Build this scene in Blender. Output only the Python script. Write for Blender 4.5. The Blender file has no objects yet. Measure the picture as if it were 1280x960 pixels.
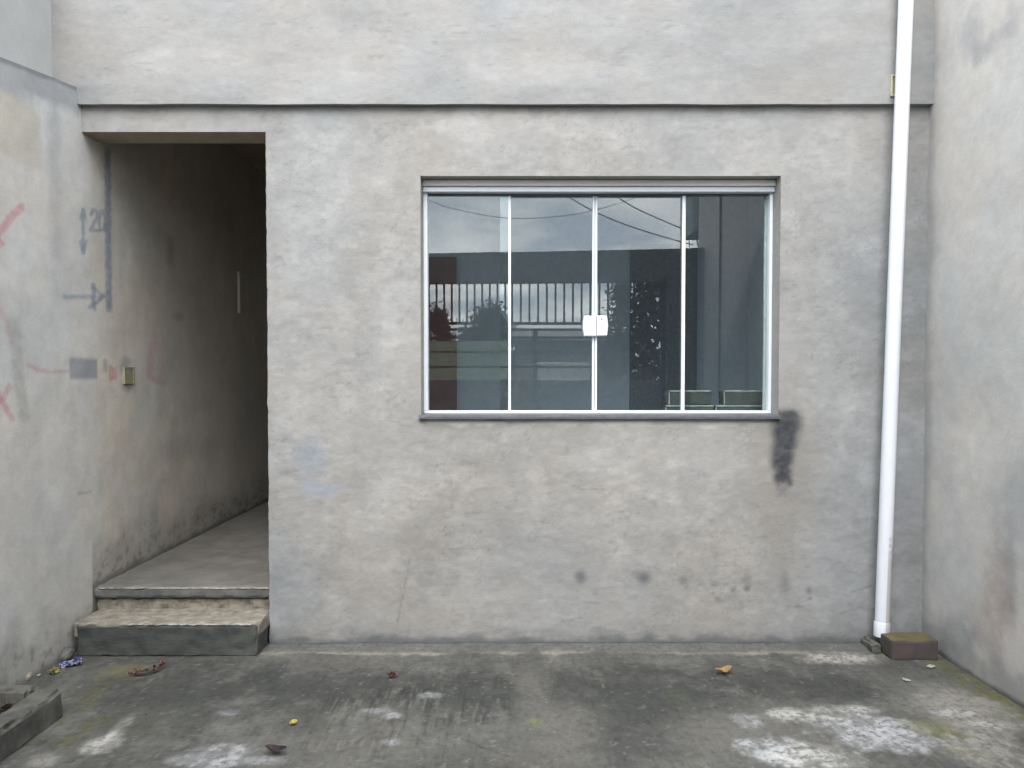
import bpy, bmesh, math, random
import numpy as np
from mathutils import Vector, Matrix, noise as mnoise

random.seed(7); rng = np.random.default_rng(7)
S = bpy.context.scene
COL = S.collection
R = math.radians

# ------------------------------------------------------------------ camera
F_PX, CX, CY, PITCH = 967.5, 634.0, 503.3, R(1.5)      # measured on the 1280 x 960 photograph
CAM = Vector((0.0, -4.5, 1.53))
cd = bpy.data.cameras.new('camera'); cam = bpy.data.objects.new('camera', cd); COL.objects.link(cam)
cam.location = CAM; cam.rotation_euler = (R(90) - PITCH, 0, 0)
cd.sensor_width = 36.0; cd.lens = 36.0 * F_PX / 1280.0
cd.shift_x = (640 - CX) / 1280.0; cd.shift_y = (CY - 480) / 1280.0
cd.clip_start = 0.02; cd.clip_end = 2000
S.camera = cam

# ------------------------------------------------------------------ world: overcast sky
SUN_EL, SUN_AZ = R(46), R(184)                          # azimuth clockwise from +Y: behind the viewer
w = bpy.data.worlds.new('World'); S.world = w; w.use_nodes = True
nt = w.node_tree; nt.nodes.clear()
def wn(t, **k):
    n = nt.nodes.new(t)
    for a, b in k.items(): setattr(n, a, b)
    return n
sky = wn('ShaderNodeTexSky', sky_type='NISHITA', sun_disc=False, sun_elevation=SUN_EL, sun_rotation=SUN_AZ)
tc = wn('ShaderNodeTexCoord'); sep = wn('ShaderNodeSeparateXYZ')
nt.links.new(tc.outputs['Generated'], sep.inputs[0])
mx = wn('ShaderNodeMath', operation='MAXIMUM'); mx.inputs[1].default_value = 0.0
nt.links.new(sep.outputs['Z'], mx.inputs[0])
zz = wn('ShaderNodeMath', operation='ADD'); zz.inputs[1].default_value = 0.10
nt.links.new(mx.outputs[0], zz.inputs[0])
dv = wn('ShaderNodeCombineXYZ')
for i, ax in enumerate('XY'):
    m = wn('ShaderNodeMath', operation='DIVIDE')
    nt.links.new(sep.outputs[ax], m.inputs[0]); nt.links.new(zz.outputs[0], m.inputs[1]); nt.links.new(m.outputs[0], dv.inputs[i])
n1 = wn('ShaderNodeTexNoise'); n1.inputs['Scale'].default_value = 1.5; n1.inputs['Detail'].default_value = 6; n1.inputs['Roughness'].default_value = 0.55
nt.links.new(dv.outputs[0], n1.inputs['Vector'])
cr = wn('ShaderNodeValToRGB')
e = cr.color_ramp.elements
e[0].position = 0.40; e[0].color = (3.5, 3.95, 4.6, 1); e[1].position = 0.62; e[1].color = (7.8, 7.75, 7.55, 1)
nt.links.new(n1.outputs[0], cr.inputs[0])
mixs = wn('ShaderNodeMixRGB'); mixs.inputs[0].default_value = 0.93
nt.links.new(sky.outputs[0], mixs.inputs[1]); nt.links.new(cr.outputs[0], mixs.inputs[2])
bg = wn('ShaderNodeBackground'); bg.inputs['Strength'].default_value = 0.13
wo = wn('ShaderNodeOutputWorld')
nt.links.new(mixs.outputs[0], bg.inputs['Color']); nt.links.new(bg.outputs[0], wo.inputs['Surface'])

# ------------------------------------------------------------------ sun (diffused by cloud) and exposure
sl = bpy.data.lights.new('sun', 'SUN'); sl.energy = 0.75; sl.angle = R(40); sl.color = (1.0, 0.97, 0.93)
so = bpy.data.objects.new('sun', sl); COL.objects.link(so)
so.rotation_euler = (R(90) - SUN_EL, 0, math.pi - SUN_AZ)
S.view_settings.view_transform = 'Standard'; S.view_settings.look = 'None'
S.view_settings.exposure = 2.4; S.view_settings.gamma = 1.0; S.view_settings.use_curve_mapping = False
S.cycles.max_bounces = 12; S.cycles.transparent_max_bounces = 16; S.cycles.diffuse_bounces = 6; S.cycles.glossy_bounces = 6

# ================================================================== measuring helpers
def ray(px, py):
    xc, yc = (px - CX) / F_PX, (CY - py) / F_PX
    return Vector((xc, math.cos(PITCH) + yc * math.sin(PITCH), -math.sin(PITCH) + yc * math.cos(PITCH)))
def Py(px, py, y):
    d = ray(px, py); return CAM + d * ((y - CAM.y) / d.y)
def Px(px, py, x):
    d = ray(px, py); return CAM + d * ((x - CAM.x) / d.x)
def Pz(px, py, z=0.0):
    d = ray(px, py); return CAM + d * ((z - CAM.z) / d.z)
GLASS_Y = 0.16
def Pr(px, py, dist):
    """a thing in the street whose mirror image in the window was measured; dist = optical distance"""
    p = Py(px, py, CAM.y + dist); return Vector((p.x, 2 * GLASS_Y - p.y, p.z))

# ================================================================== object helpers
def link(o, parent=None):
    COL.objects.link(o)
    if parent: o.parent = parent
    return o
def thing(name, label, cat, loc=(0, 0, 0), group=None):
    o = bpy.data.objects.new(name, None); o.empty_display_size = 0.1; o.location = loc
    link(o); tag(o, label, cat, group); return o
def tag(o, label, cat, group=None):
    o['label'] = label; o['category'] = cat
    if group: o['group'] = group
    return o
def finish(name, me, mat, parent=None, smooth=False):
    if mat: me.materials.append(mat)
    if smooth: me.polygons.foreach_set('use_smooth', [True] * len(me.polygons))
    o = bpy.data.objects.new(name, me); link(o, parent)
    if parent: o.matrix_parent_inverse = Matrix.Translation(-Vector(parent.location)) if parent.type == 'EMPTY' else parent_inv(parent)
    return o
def parent_inv(p):
    m = p.matrix_parent_inverse if p.parent is None else Matrix()
    return Matrix()
def mesh(name, vs, fs, mat, parent=None, smooth=False):
    me = bpy.data.meshes.new(name); me.from_pydata([tuple(v) for v in vs], [], fs); me.update()
    return finish(name, me, mat, parent, smooth)
class MB:
    def __init__(s): s.bm = bmesh.new()
    def box(s, x0, x1, y0, y1, z0, z1, bev=0.0, seg=2):
        b2 = bmesh.new()
        bmesh.ops.create_cube(b2, size=1.0)
        for v in b2.verts:
            v.co = Vector(((x0 + x1) / 2 + v.co.x * (x1 - x0), (y0 + y1) / 2 + v.co.y * (y1 - y0), (z0 + z1) / 2 + v.co.z * (z1 - z0)))
        if bev: bmesh.ops.bevel(b2, geom=b2.edges[:], offset=bev, segments=seg, affect='EDGES', profile=0.5)
        s.add(b2); return s
    def add(s, b2):
        me = bpy.data.meshes.new('tmp'); b2.to_mesh(me); b2.free(); s.bm.from_mesh(me); bpy.data.meshes.remove(me)
    def tube(s, pts, rads, n=12, cap=True):
        pts = [Vector(p) for p in pts]
        if not hasattr(rads, '__len__'): rads = [rads] * len(pts)
        rings = []; up = Vector((0, 0, 1))
        for i, p in enumerate(pts):
            t = (pts[min(i + 1, len(pts) - 1)] - pts[max(i - 1, 0)]).normalized()
            a = up if abs(t.dot(up)) < 0.95 else Vector((1, 0, 0))
            u = t.cross(a).normalized(); v = t.cross(u).normalized()
            rings.append([s.bm.verts.new(p + (u * math.cos(2 * math.pi * k / n) + v * math.sin(2 * math.pi * k / n)) * rads[i]) for k in range(n)])
        for a, b in zip(rings, rings[1:]):
            for k in range(n): s.bm.faces.new((a[k], a[(k + 1) % n], b[(k + 1) % n], b[k]))
        if cap:
            s.bm.faces.new(rings[0]); s.bm.faces.new(rings[-1][::-1])
        return s
    def build(s, name, mat, parent=None, smooth=False):
        bmesh.ops.recalc_face_normals(s.bm, faces=s.bm.faces[:])
        me = bpy.data.meshes.new(name); s.bm.to_mesh(me); s.bm.free()
        return finish(name, me, mat, parent, smooth)
def box(name, x0, x1, y0, y1, z0, z1, mat, parent=None, bev=0.0):
    return MB().box(x0, x1, y0, y1, z0, z1, bev).build(name, mat, parent)
def rough_box(name, x0, x1, y0, y1, z0, z1, res, amp, mat, parent=None, freq=14, chip=0.0, edge=None, seed=0):
    """a cast block with worn, slightly rounded edges and chips"""
    nx, ny, nz = [max(2, int(round((b - a) / res))) for a, b in ((x0, x1), (y0, y1), (z0, z1))]
    bm = bmesh.new(); cache = {}
    def V(i, j, k):
        if (i, j, k) not in cache:
            p = Vector((x0 + (x1 - x0) * i / nx, y0 + (y1 - y0) * j / ny, z0 + (z1 - z0) * k / nz))
            cnt = (i in (0, nx)) + (j in (0, ny)) + (k in (0, nz))
            off = Vector([mnoise.noise(p * freq + Vector((seed + 9 * q, 3, q))) for q in range(3)]) * amp
            if cnt >= 2:
                c = Vector(((x0 + x1) / 2, (y0 + y1) / 2, (z0 + z1) / 2)); inw = Vector((-1 if i == nx else (1 if i == 0 else 0), -1 if j == ny else (1 if j == 0 else 0), -1 if k == nz else (1 if k == 0 else 0)))
                t = max(0.0, mnoise.noise(p * freq * 0.9 + Vector((seed, 17, 5))))
                off += inw * (amp * 0.8 + chip * t)
            cache[(i, j, k)] = bm.verts.new(p + off)
        return cache[(i, j, k)]
    for i in range(nx):
        for j in range(ny):
            for k in (0, nz): bm.faces.new((V(i, j, k), V(i + 1, j, k), V(i + 1, j + 1, k), V(i, j + 1, k)))
    for i in range(nx):
        for k in range(nz):
            for j in (0, ny): bm.faces.new((V(i, j, k), V(i + 1, j, k), V(i + 1, j, k + 1), V(i, j, k + 1)))
    for j in range(ny):
        for k in range(nz):
            for i in (0, nx): bm.faces.new((V(i, j, k), V(i, j + 1, k), V(i, j + 1, k + 1), V(i, j, k + 1)))
    bmesh.ops.recalc_face_normals(bm, faces=bm.faces[:])
    me = bpy.data.meshes.new(name); bm.to_mesh(me); bm.free()
    return finish(name, me, mat, parent, False)

# ================================================================== numpy noise for weathering masks
def vnoise(u, v, seed):
    r = np.random.default_rng(seed).random((128, 128))
    i = np.floor(u).astype(int); j = np.floor(v).astype(int); a = u - i; b = v - j
    a = a * a * (3 - 2 * a); b = b * b * (3 - 2 * b)
    g = lambda p, q: r[p % 128, q % 128]
    return (g(i, j) * (1 - a) + g(i + 1, j) * a) * (1 - b) + (g(i, j + 1) * (1 - a) + g(i + 1, j + 1) * a) * b
def fbm(u, v, seed, oct=5, gain=0.5):
    s = 0; a = 1; t = 0
    for o in range(oct):
        s = s + a * vnoise(u * 2 ** o + 11.3 * o, v * 2 ** o + 5.7 * o, seed + o); t += a; a *= gain
    return s / t
def sm(a, b, x):
    t = np.clip((x - a) / (b - a), 0, 1); return t * t * (3 - 2 * t)
def blob(u, v, cu, cv, ru, rv, soft=0.5, wob=None):
    d = np.sqrt(((u - cu) / ru) ** 2 + ((v - cv) / rv) ** 2)
    if wob is not None: d = d + wob
    return 1 - sm(1 - soft, 1 + soft, d)
def rect(u, v, u0, u1, v0, v1, soft):
    return sm(u0 - soft, u0 + soft, u) * (1 - sm(u1 - soft, u1 + soft, u)) * sm(v0 - soft, v0 + soft, v) * (1 - sm(v1 - soft, v1 + soft, v))
def polyd(u, v, pts):
    d = np.full(np.shape(u), 1e9)
    for (ax, ay), (bx, by) in zip(pts, pts[1:]):
        vx, vy = bx - ax, by - ay; L = vx * vx + vy * vy + 1e-12
        t = np.clip(((u - ax) * vx + (v - ay) * vy) / L, 0, 1)
        d = np.minimum(d, np.hypot(u - ax - t * vx, v - ay - t * vy))
    return d
def mixc(c, col, m):
    m = m[..., None]; return c * (1 - m) + np.array(col) * m
def lines(*segs):
    """breakpoints: (start, stop, step) pieces"""
    out = []
    for a, b, st in segs:
        n = max(1, int(round((b - a) / st))); out += list(np.linspace(a, b, n, endpoint=False))
    out.append(segs[-1][1]); return np.array(out)

def sheet(name, A, B, pos, hole, colour, mat, parent=None, extra=None, extra_col=(0.33, 0.33, 0.32), jitter=None):
    """a finely divided surface: pos(A,B)->xyz, colour(A,B)->albedo stored per point (stains, marks, wear)"""
    AA, BB = np.meshgrid(A, B, indexing='ij')
    P = pos(AA, BB)
    if jitter is not None: P = P + jitter(AA, BB)
    na, nb = AA.shape
    C = colour(AA, BB).reshape(-1, 3)
    ca = (A[:-1] + A[1:]) / 2; cb = (B[:-1] + B[1:]) / 2
    CA, CB = np.meshgrid(ca, cb, indexing='ij')
    keep = ~hole(CA, CB) if hole else np.ones(CA.shape, bool)
    idx = np.arange(na * nb).reshape(na, nb)
    q = np.stack([idx[:-1, :-1], idx[1:, :-1], idx[1:, 1:], idx[:-1, 1:]], -1)[keep]
    V = P.reshape(-1, 3)
    if extra:
        ev, ef = extra; ev = np.array(ev, float); off = len(V)
        V = np.vstack([V, ev]); C = np.vstack([C, np.tile(np.array(extra_col, float), (len(ev), 1))])
        q = np.vstack([q, np.array(ef) + off])
    me = bpy.data.meshes.new(name)
    me.vertices.add(len(V)); me.vertices.foreach_set('co', V.astype(np.float32).ravel())
    me.loops.add(len(q) * 4); me.loops.foreach_set('vertex_index', q.astype(np.int32).ravel())
    me.polygons.add(len(q)); me.polygons.foreach_set('loop_start', np.arange(0, len(q) * 4, 4, dtype=np.int32))
    at = me.attributes.new('albedo', 'FLOAT_COLOR', 'POINT')
    at.data.foreach_set('color', np.hstack([np.clip(C, 0.01, 0.9), np.ones((len(C), 1))]).astype(np.float32).ravel())
    me.update(calc_edges=True); me.validate()
    return finish(name, me, mat, parent)
def hexa(c):
    """8 corners (bottom 4 ccw, top 4) -> verts, quads"""
    return c, [(0, 3, 2, 1), (4, 5, 6, 7), (0, 1, 5, 4), (1, 2, 6, 5), (2, 3, 7, 6), (3, 0, 4, 7)]

# ================================================================== materials
def mat_new(name):
    m = bpy.data.materials.new(name); m.use_nodes = True
    t = m.node_tree; b = t.nodes['Principled BSDF']; b.inputs['Roughness'].default_value = 0.85
    return m, t, b
def nd(t, ty, **k):
    n = t.nodes.new(ty)
    for a, b in k.items():
        if a in n.inputs: n.inputs[a].default_value = b
        else: setattr(n, a, b)
    return n
def obj_vec(t, scale):
    c = nd(t, 'ShaderNodeTexCoord'); m = nd(t, 'ShaderNodeMapping'); m.inputs['Scale'].default_value = scale
    t.links.new(c.outputs['Object'], m.inputs['Vector']); return m.outputs[0]
def ramp(t, src, stops):
    r = nd(t, 'ShaderNodeValToRGB'); el = r.color_ramp.elements
    while len(el) < len(stops): el.new(0.5)
    for q, (p, c) in zip(el, stops):
        q.position = p; q.color = (*c, 1) if len(c) == 3 else c
    t.links.new(src, r.inputs[0]); return r.outputs[0]
def g(v): return (v, v, v)
def mul(t, a, b, f=1.0, mode='MULTIPLY'):
    m = nd(t, 'ShaderNodeMixRGB', blend_type=mode); m.inputs[0].default_value = f
    t.links.new(a, m.inputs[1]); t.links.new(b, m.inputs[2]); return m.outputs[0]
def plaster_mat(name, stretch=(22, 22, 75), fine=120, bump=0.5, contrast=0.12, rough=0.9, pits=True, albedo_attr=True, colour=(0.33, 0.33, 0.32)):
    m, t, b = mat_new(name)
    if albedo_attr:
        a = nd(t, 'ShaderNodeAttribute', attribute_name='albedo').outputs['Color']
    else:
        rgb = nd(t, 'ShaderNodeRGB'); rgb.outputs[0].default_value = (*colour, 1); a = rgb.outputs[0]
    v1 = obj_vec(t, stretch); v0 = obj_vec(t, (1, 1, 1))
    drag = nd(t, 'ShaderNodeTexNoise', Scale=1.0, Detail=5.0, Roughness=0.62); t.links.new(v1, drag.inputs['Vector'])
    grain = nd(t, 'ShaderNodeTexNoise', Scale=float(fine), Detail=3.0, Roughness=0.7); t.links.new(v0, grain.inputs['Vector'])
    cloud = nd(t, 'ShaderNodeTexNoise', Scale=7.0, Detail=6.0, Roughness=0.65, Distortion=0.6); t.links.new(v0, cloud.inputs['Vector'])
    c = contrast
    col = mul(t, a, ramp(t, drag.outputs[0], [(0.3, g(1 - c)), (0.7, g(1 + c))]))
    col = mul(t, col, ramp(t, grain.outputs[0], [(0.3, g(1 - c * 0.9)), (0.7, g(1 + c * 0.9))]))
    col = mul(t, col, ramp(t, cloud.outputs[0], [(0.35, g(1 - c * 0.8)), (0.65, g(1 + c * 0.8))]))
    h = nd(t, 'ShaderNodeMath', operation='MULTIPLY_ADD'); h.inputs[1].default_value = 0.8
    t.links.new(grain.outputs[0], h.inputs[0]); t.links.new(drag.outputs[0], h.inputs[2]); hh = h.outputs[0]
    if pits:
        vo = nd(t, 'ShaderNodeTexVoronoi', Scale=30.0); vo.inputs['Randomness'].default_value = 1.0
        t.links.new(v0, vo.inputs['Vector'])
        pit = ramp(t, vo.outputs['Distance'], [(0.03, g(0)), (0.12, g(1))])
        sel = nd(t, 'ShaderNodeTexNoise', Scale=3.5, Detail=3.0); t.links.new(v0, sel.inputs['Vector'])
        sr = ramp(t, sel.outputs[0], [(0.55, g(1)), (0.68, g(0))])
        pm = mul(t, pit, sr, 1.0, 'ADD')
        col = mul(t, col, ramp(t, pm, [(0.0, g(0.84)), (1.0, g(1.0))]))
        h2 = nd(t, 'ShaderNodeMath', operation='MULTIPLY_ADD'); h2.inputs[1].default_value = 0.35
        t.links.new(pm, h2.inputs[0]); t.links.new(hh, h2.inputs[2]); hh = h2.outputs[0]
    bp = nd(t, 'ShaderNodeBump', Strength=bump, Distance=0.006); t.links.new(hh, bp.inputs['Height'])
    t.links.new(col, b.inputs['Base Color']); t.links.new(bp.outputs[0], b.inputs['Normal'])
    b.inputs['Roughness'].default_value = rough; b.inputs['Specular IOR Level'].default_value = 0.25
    return m
def simple_mat(name, colour, rough=0.6, metal=0.0, var=0.12, scale=25, bump=0.0, spec=0.5, dist=0.003):
    m, t, b = mat_new(name)
    v = obj_vec(t, (1, 1, 1))
    n = nd(t, 'ShaderNodeTexNoise', Scale=float(scale), Detail=5.0, Roughness=0.6); t.links.new(v, n.inputs['Vector'])
    col = ramp(t, n.outputs[0], [(0.3, tuple(c * (1 - var) for c in colour)), (0.7, tuple(min(1, c * (1 + var)) for c in colour))])
    t.links.new(col, b.inputs['Base Color'])
    b.inputs['Roughness'].default_value = rough; b.inputs['Metallic'].default_value = metal; b.inputs['Specular IOR Level'].default_value = spec
    if bump:
        bp = nd(t, 'ShaderNodeBump', Strength=bump, Distance=dist); t.links.new(n.outputs[0], bp.inputs['Height']); t.links.new(bp.outputs[0], b.inputs['Normal'])
    return m
def two_tone(name, c0, c1, scale, lo, hi, rough=0.8, bump=0.3, stretch=(1, 1, 1), third=None):
    m, t, b = mat_new(name)
    v = obj_vec(t, stretch)
    n = nd(t, 'ShaderNodeTexNoise', Scale=float(scale), Detail=6.0, Roughness=0.65); t.links.new(v, n.inputs['Vector'])
    st = [(lo, c0), (hi, c1)] + ([third] if third else [])
    t.links.new(ramp(t, n.outputs[0], st), b.inputs['Base Color'])
    b.inputs['Roughness'].default_value = rough
    f = nd(t, 'ShaderNodeTexNoise', Scale=float(scale * 6), Detail=3.0); t.links.new(v, f.inputs['Vector'])
    bp = nd(t, 'ShaderNodeBump', Strength=bump, Distance=0.004); t.links.new(f.outputs[0], bp.inputs['Height']); t.links.new(bp.outputs[0], b.inputs['Normal'])
    return m
M = {}
M['facade'] = plaster_mat('facade_render', (26, 26, 36), 120, 0.30, 0.028)
M['upper'] = plaster_mat('upper_render', (22, 22, 32), 100, 0.24, 0.028)
M['sidewall'] = plaster_mat('side_render', (30, 12, 18), 90, 0.25, 0.05, pits=False)
M['ground'] = plaster_mat('yard_concrete', (45, 10, 30), 110, 0.45, 0.11, rough=0.8)
def flake(m):
    t = m.node_tree; b = t.nodes['Principled BSDF']; src = b.inputs['Base Color'].links[0].from_socket
    a = next(n for n in t.nodes if n.type == 'ATTRIBUTE').outputs['Color']
    v = obj_vec(t, (1, 1, 1)); n = nd(t, 'ShaderNodeTexNoise', Scale=26.0, Detail=8.0, Roughness=0.72); t.links.new(v, n.inputs['Vector'])
    hole = ramp(t, n.outputs[0], [(0.42, g(0.62)), (0.53, g(1.0))]); sp = ramp(t, n.outputs[0], [(0.36, g(0.7)), (0.5, g(1.0)), (0.62, g(1.0)), (0.72, g(1.5))])
    k = ramp(t, a, [(0.14, g(0)), (0.24, g(1))])
    col = mul(t, src, sp); hm = nd(t, 'ShaderNodeMixRGB', blend_type='MULTIPLY'); t.links.new(k, hm.inputs[0]); t.links.new(col, hm.inputs[1]); t.links.new(hole, hm.inputs[2])
    t.links.new(hm.outputs[0], b.inputs['Base Color'])
flake(M['ground'])
M['soffit'] = plaster_mat('soffit_render', (20, 20, 20), 60, 0.3, 0.08, pits=False, albedo_attr=False, colour=(0.34, 0.285, 0.215))
M['inner'] = plaster_mat('inner_render', (15, 15, 15), 60, 0.2, 0.06, pits=False, albedo_attr=False, colour=(0.53, 0.60, 0.67))
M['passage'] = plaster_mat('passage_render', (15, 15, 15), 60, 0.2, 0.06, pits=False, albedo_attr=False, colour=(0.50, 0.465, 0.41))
M['block_wall'] = plaster_mat('grey_render', (15, 15, 30), 60, 0.3, 0.08, pits=False, albedo_attr=False, colour=(0.28, 0.272, 0.255))
M['landing'] = two_tone('landing_screed', (0.095, 0.091, 0.083), (0.155, 0.147, 0.132), 5, 0.35, 0.65, 0.75, 0.25)
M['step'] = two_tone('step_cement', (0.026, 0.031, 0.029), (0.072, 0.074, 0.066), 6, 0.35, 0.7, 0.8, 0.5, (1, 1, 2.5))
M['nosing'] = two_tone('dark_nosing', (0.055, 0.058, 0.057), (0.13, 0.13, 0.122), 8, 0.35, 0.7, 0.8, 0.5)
M['broken'] = two_tone('broken_mortar', (0.125, 0.113, 0.095), (0.27, 0.24, 0.195), 16, 0.35, 0.65, 0.9, 0.9)
M['kerb'] = two_tone('kerb_concrete', (0.045, 0.045, 0.040), (0.115, 0.112, 0.10), 9, 0.35, 0.68, 0.85, 0.6)
M['soil'] = two_tone('soil', (0.03, 0.026, 0.022), (0.10, 0.085, 0.07), 25, 0.35, 0.7, 0.95, 1.0)
M['white_frame'] = simple_mat('white_aluminium', (0.62, 0.645, 0.68), 0.35, 0, 0.03, 14)
M['white_lock'] = simple_mat('white_lock_paint', (0.62, 0.63, 0.66), 0.4, 0, 0.02, 20)
M['slate'] = simple_mat('slate_sill', (0.085, 0.09, 0.10), 0.5, 0, 0.25, 30)
M['screw'] = simple_mat('screw_steel', (0.25, 0.25, 0.26), 0.4, 0.7, 0.1, 60)
M['yellow_box'] = simple_mat('yellow_plastic', (0.25, 0.235, 0.14), 0.6, 0, 0.15, 30)
M['cream_box'] = simple_mat('cream_plastic', (0.38, 0.345, 0.24), 0.6, 0, 0.15, 30)
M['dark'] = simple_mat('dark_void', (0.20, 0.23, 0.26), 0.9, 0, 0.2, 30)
M['brown_door'] = simple_mat('brown_door_paint', (0.20, 0.105, 0.098), 0.55, 0, 0.2, 6)
M['gate'] = simple_mat('dark_gate_paint', (0.045, 0.05, 0.055), 0.55, 0, 0.2, 12)
M['gate_sheet'] = simple_mat('grey_gate_sheet', (0.20, 0.22, 0.24), 0.5, 0, 0.1, 4)
M['lintel'] = two_tone('weathered_lintel', (0.12, 0.128, 0.134), (0.20, 0.205, 0.205), 4, 0.35, 0.65, 0.85, 0.4)
M['wire'] = simple_mat('black_cable', (0.02, 0.02, 0.02), 0.6)
M['asphalt'] = two_tone('asphalt', (0.04, 0.04, 0.042), (0.065, 0.065, 0.065), 3, 0.35, 0.65, 0.9, 0.5)
M['paving'] = two_tone('paving', (0.16, 0.16, 0.15), (0.26, 0.255, 0.24), 3, 0.35, 0.65, 0.9, 0.4)
M['roof'] = two_tone('fibre_cement_roof', (0.30, 0.31, 0.32), (0.46, 0.47, 0.48), 3, 0.35, 0.65, 0.85, 0.3)
M['green_wall'] = two_tone('green_grey_paint', (0.20, 0.25, 0.17), (0.29, 0.34, 0.24), 2, 0.35, 0.65, 0.85, 0.3)
M['house_wall'] = two_tone('grey_house_paint', (0.13, 0.14, 0.15), (0.2, 0.205, 0.21), 2, 0.35, 0.65, 0.85, 0.3)
M['white_paint'] = simple_mat('white_paint', (0.75, 0.75, 0.73), 0.6, 0, 0.05)
M['bark'] = two_tone('bark', (0.04, 0.03, 0.022), (0.11, 0.085, 0.06), 12, 0.35, 0.65, 0.95, 0.9, (1, 1, 0.3))
M['leaf_dark'] = two_tone('dark_leaves', (0.018, 0.035, 0.018), (0.05, 0.085, 0.035), 3, 0.35, 0.65, 0.6, 0.1)
M['leaf_purple'] = two_tone('purple_leaves', (0.035, 0.014, 0.018), (0.09, 0.035, 0.04), 4, 0.35, 0.65, 0.6, 0.1)
M['conifer'] = two_tone('conifer_needles', (0.030, 0.030, 0.028), (0.075, 0.07, 0.06), 3, 0.35, 0.65, 0.8, 0.1)
M['concrete_block'] = two_tone('masonry_block', (0.035, 0.04, 0.038), (0.07, 0.075, 0.07), 14, 0.35, 0.65, 0.9, 0.7)
M['pale_edge'] = simple_mat('pale_edge', (0.30, 0.32, 0.29), .9, 0, .4, 30)
M['skin'] = simple_mat('skin', (0.36, 0.20, 0.13), 0.55, 0, 0.06, 20)
M['hair'] = simple_mat('dark_hair', (0.02, 0.015, 0.012), 0.55, 0, 0.3, 60, 0.4)
M['shirt'] = simple_mat('maroon_cotton', (0.17, 0.10, 0.105), 0.9, 0, 0.15, 30, 0.2)
M['trousers'] = simple_mat('pale_denim', (0.36, 0.39, 0.42), 0.9, 0, 0.15, 40, 0.2)
M['shoe'] = simple_mat('shoe_rubber', (0.05, 0.05, 0.05), 0.7)
M['phone'] = simple_mat('phone_black', (0.015, 0.015, 0.017), 0.25)
M['eye'] = simple_mat('eye_white', (0.7, 0.68, 0.66), 0.2); M['iris'] = simple_mat('iris_brown', (0.04, 0.02, 0.01), 0.2)
M['lip'] = simple_mat('lip', (0.30, 0.12, 0.10), 0.5)

def glass_mat():
    m = bpy.data.materials.new('window_glass'); m.use_nodes = True; t = m.node_tree; t.nodes.clear()
    lw = nd(t, 'ShaderNodeLayerWeight'); lw.inputs['Blend'].default_value = 0.5
    p = nd(t, 'ShaderNodeMath', operation='POWER'); p.inputs[1].default_value = 5.0; t.links.new(lw.outputs['Facing'], p.inputs[0])
    f = nd(t, 'ShaderNodeMath', operation='MULTIPLY_ADD'); f.inputs[1].default_value = 0.95; f.inputs[2].default_value = 0.048; t.links.new(p.outputs[0], f.inputs[0])
    tr = nd(t, 'ShaderNodeBsdfTransparent'); tr.inputs['Color'].default_value = (0.90, 0.93, 0.925, 1)
    gl = nd(t, 'ShaderNodeBsdfGlossy', Roughness=0.0); gl.inputs['Color'].default_value = (0.97, 0.99, 1.0, 1)
    mx = nd(t, 'ShaderNodeMixShader'); o = nd(t, 'ShaderNodeOutputMaterial')
    t.links.new(f.outputs[0], mx.inputs[0]); t.links.new(tr.outputs[0], mx.inputs[1]); t.links.new(gl.outputs[0], mx.inputs[2]); t.links.new(mx.outputs[0], o.inputs['Surface'])
    return m
M['glass'] = glass_mat()

def brick_mat():
    m, t, b = mat_new('fired_brick'); v = obj_vec(t, (1, 1, 1))
    n = nd(t, 'ShaderNodeTexNoise', Scale=14.0, Detail=6.0); t.links.new(v, n.inputs['Vector'])
    base = ramp(t, n.outputs[0], [(0.3, (0.050, 0.043, 0.042)), (0.6, (0.064, 0.052, 0.049)), (0.80, (0.095, 0.058, 0.047))])
    ge = nd(t, 'ShaderNodeNewGeometry'); sp = nd(t, 'ShaderNodeSeparateXYZ'); t.links.new(ge.outputs['Normal'], sp.inputs[0])
    moss = ramp(t, n.outputs[0], [(0.3, (0.065, 0.056, 0.024)), (0.7, (0.11, 0.085, 0.038))])
    mr = ramp(t, sp.outputs['Z'], [(0.3, g(0)), (0.8, g(1))])
    mm = nd(t, 'ShaderNodeMixRGB'); t.links.new(mr, mm.inputs[0]); t.links.new(base, mm.inputs[1]); t.links.new(moss, mm.inputs[2])
    t.links.new(mm.outputs[0], b.inputs['Base Color'])
    bp = nd(t, 'ShaderNodeBump', Strength=0.6, Distance=0.003); t.links.new(n.outputs[0], bp.inputs['Height']); t.links.new(bp.outputs[0], b.inputs['Normal'])
    return m
M['brick'] = brick_mat()
M['fillet'] = simple_mat('beige_head_fillet', (0.60, 0.58, 0.55), .6, 0, .06, 8)
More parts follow.
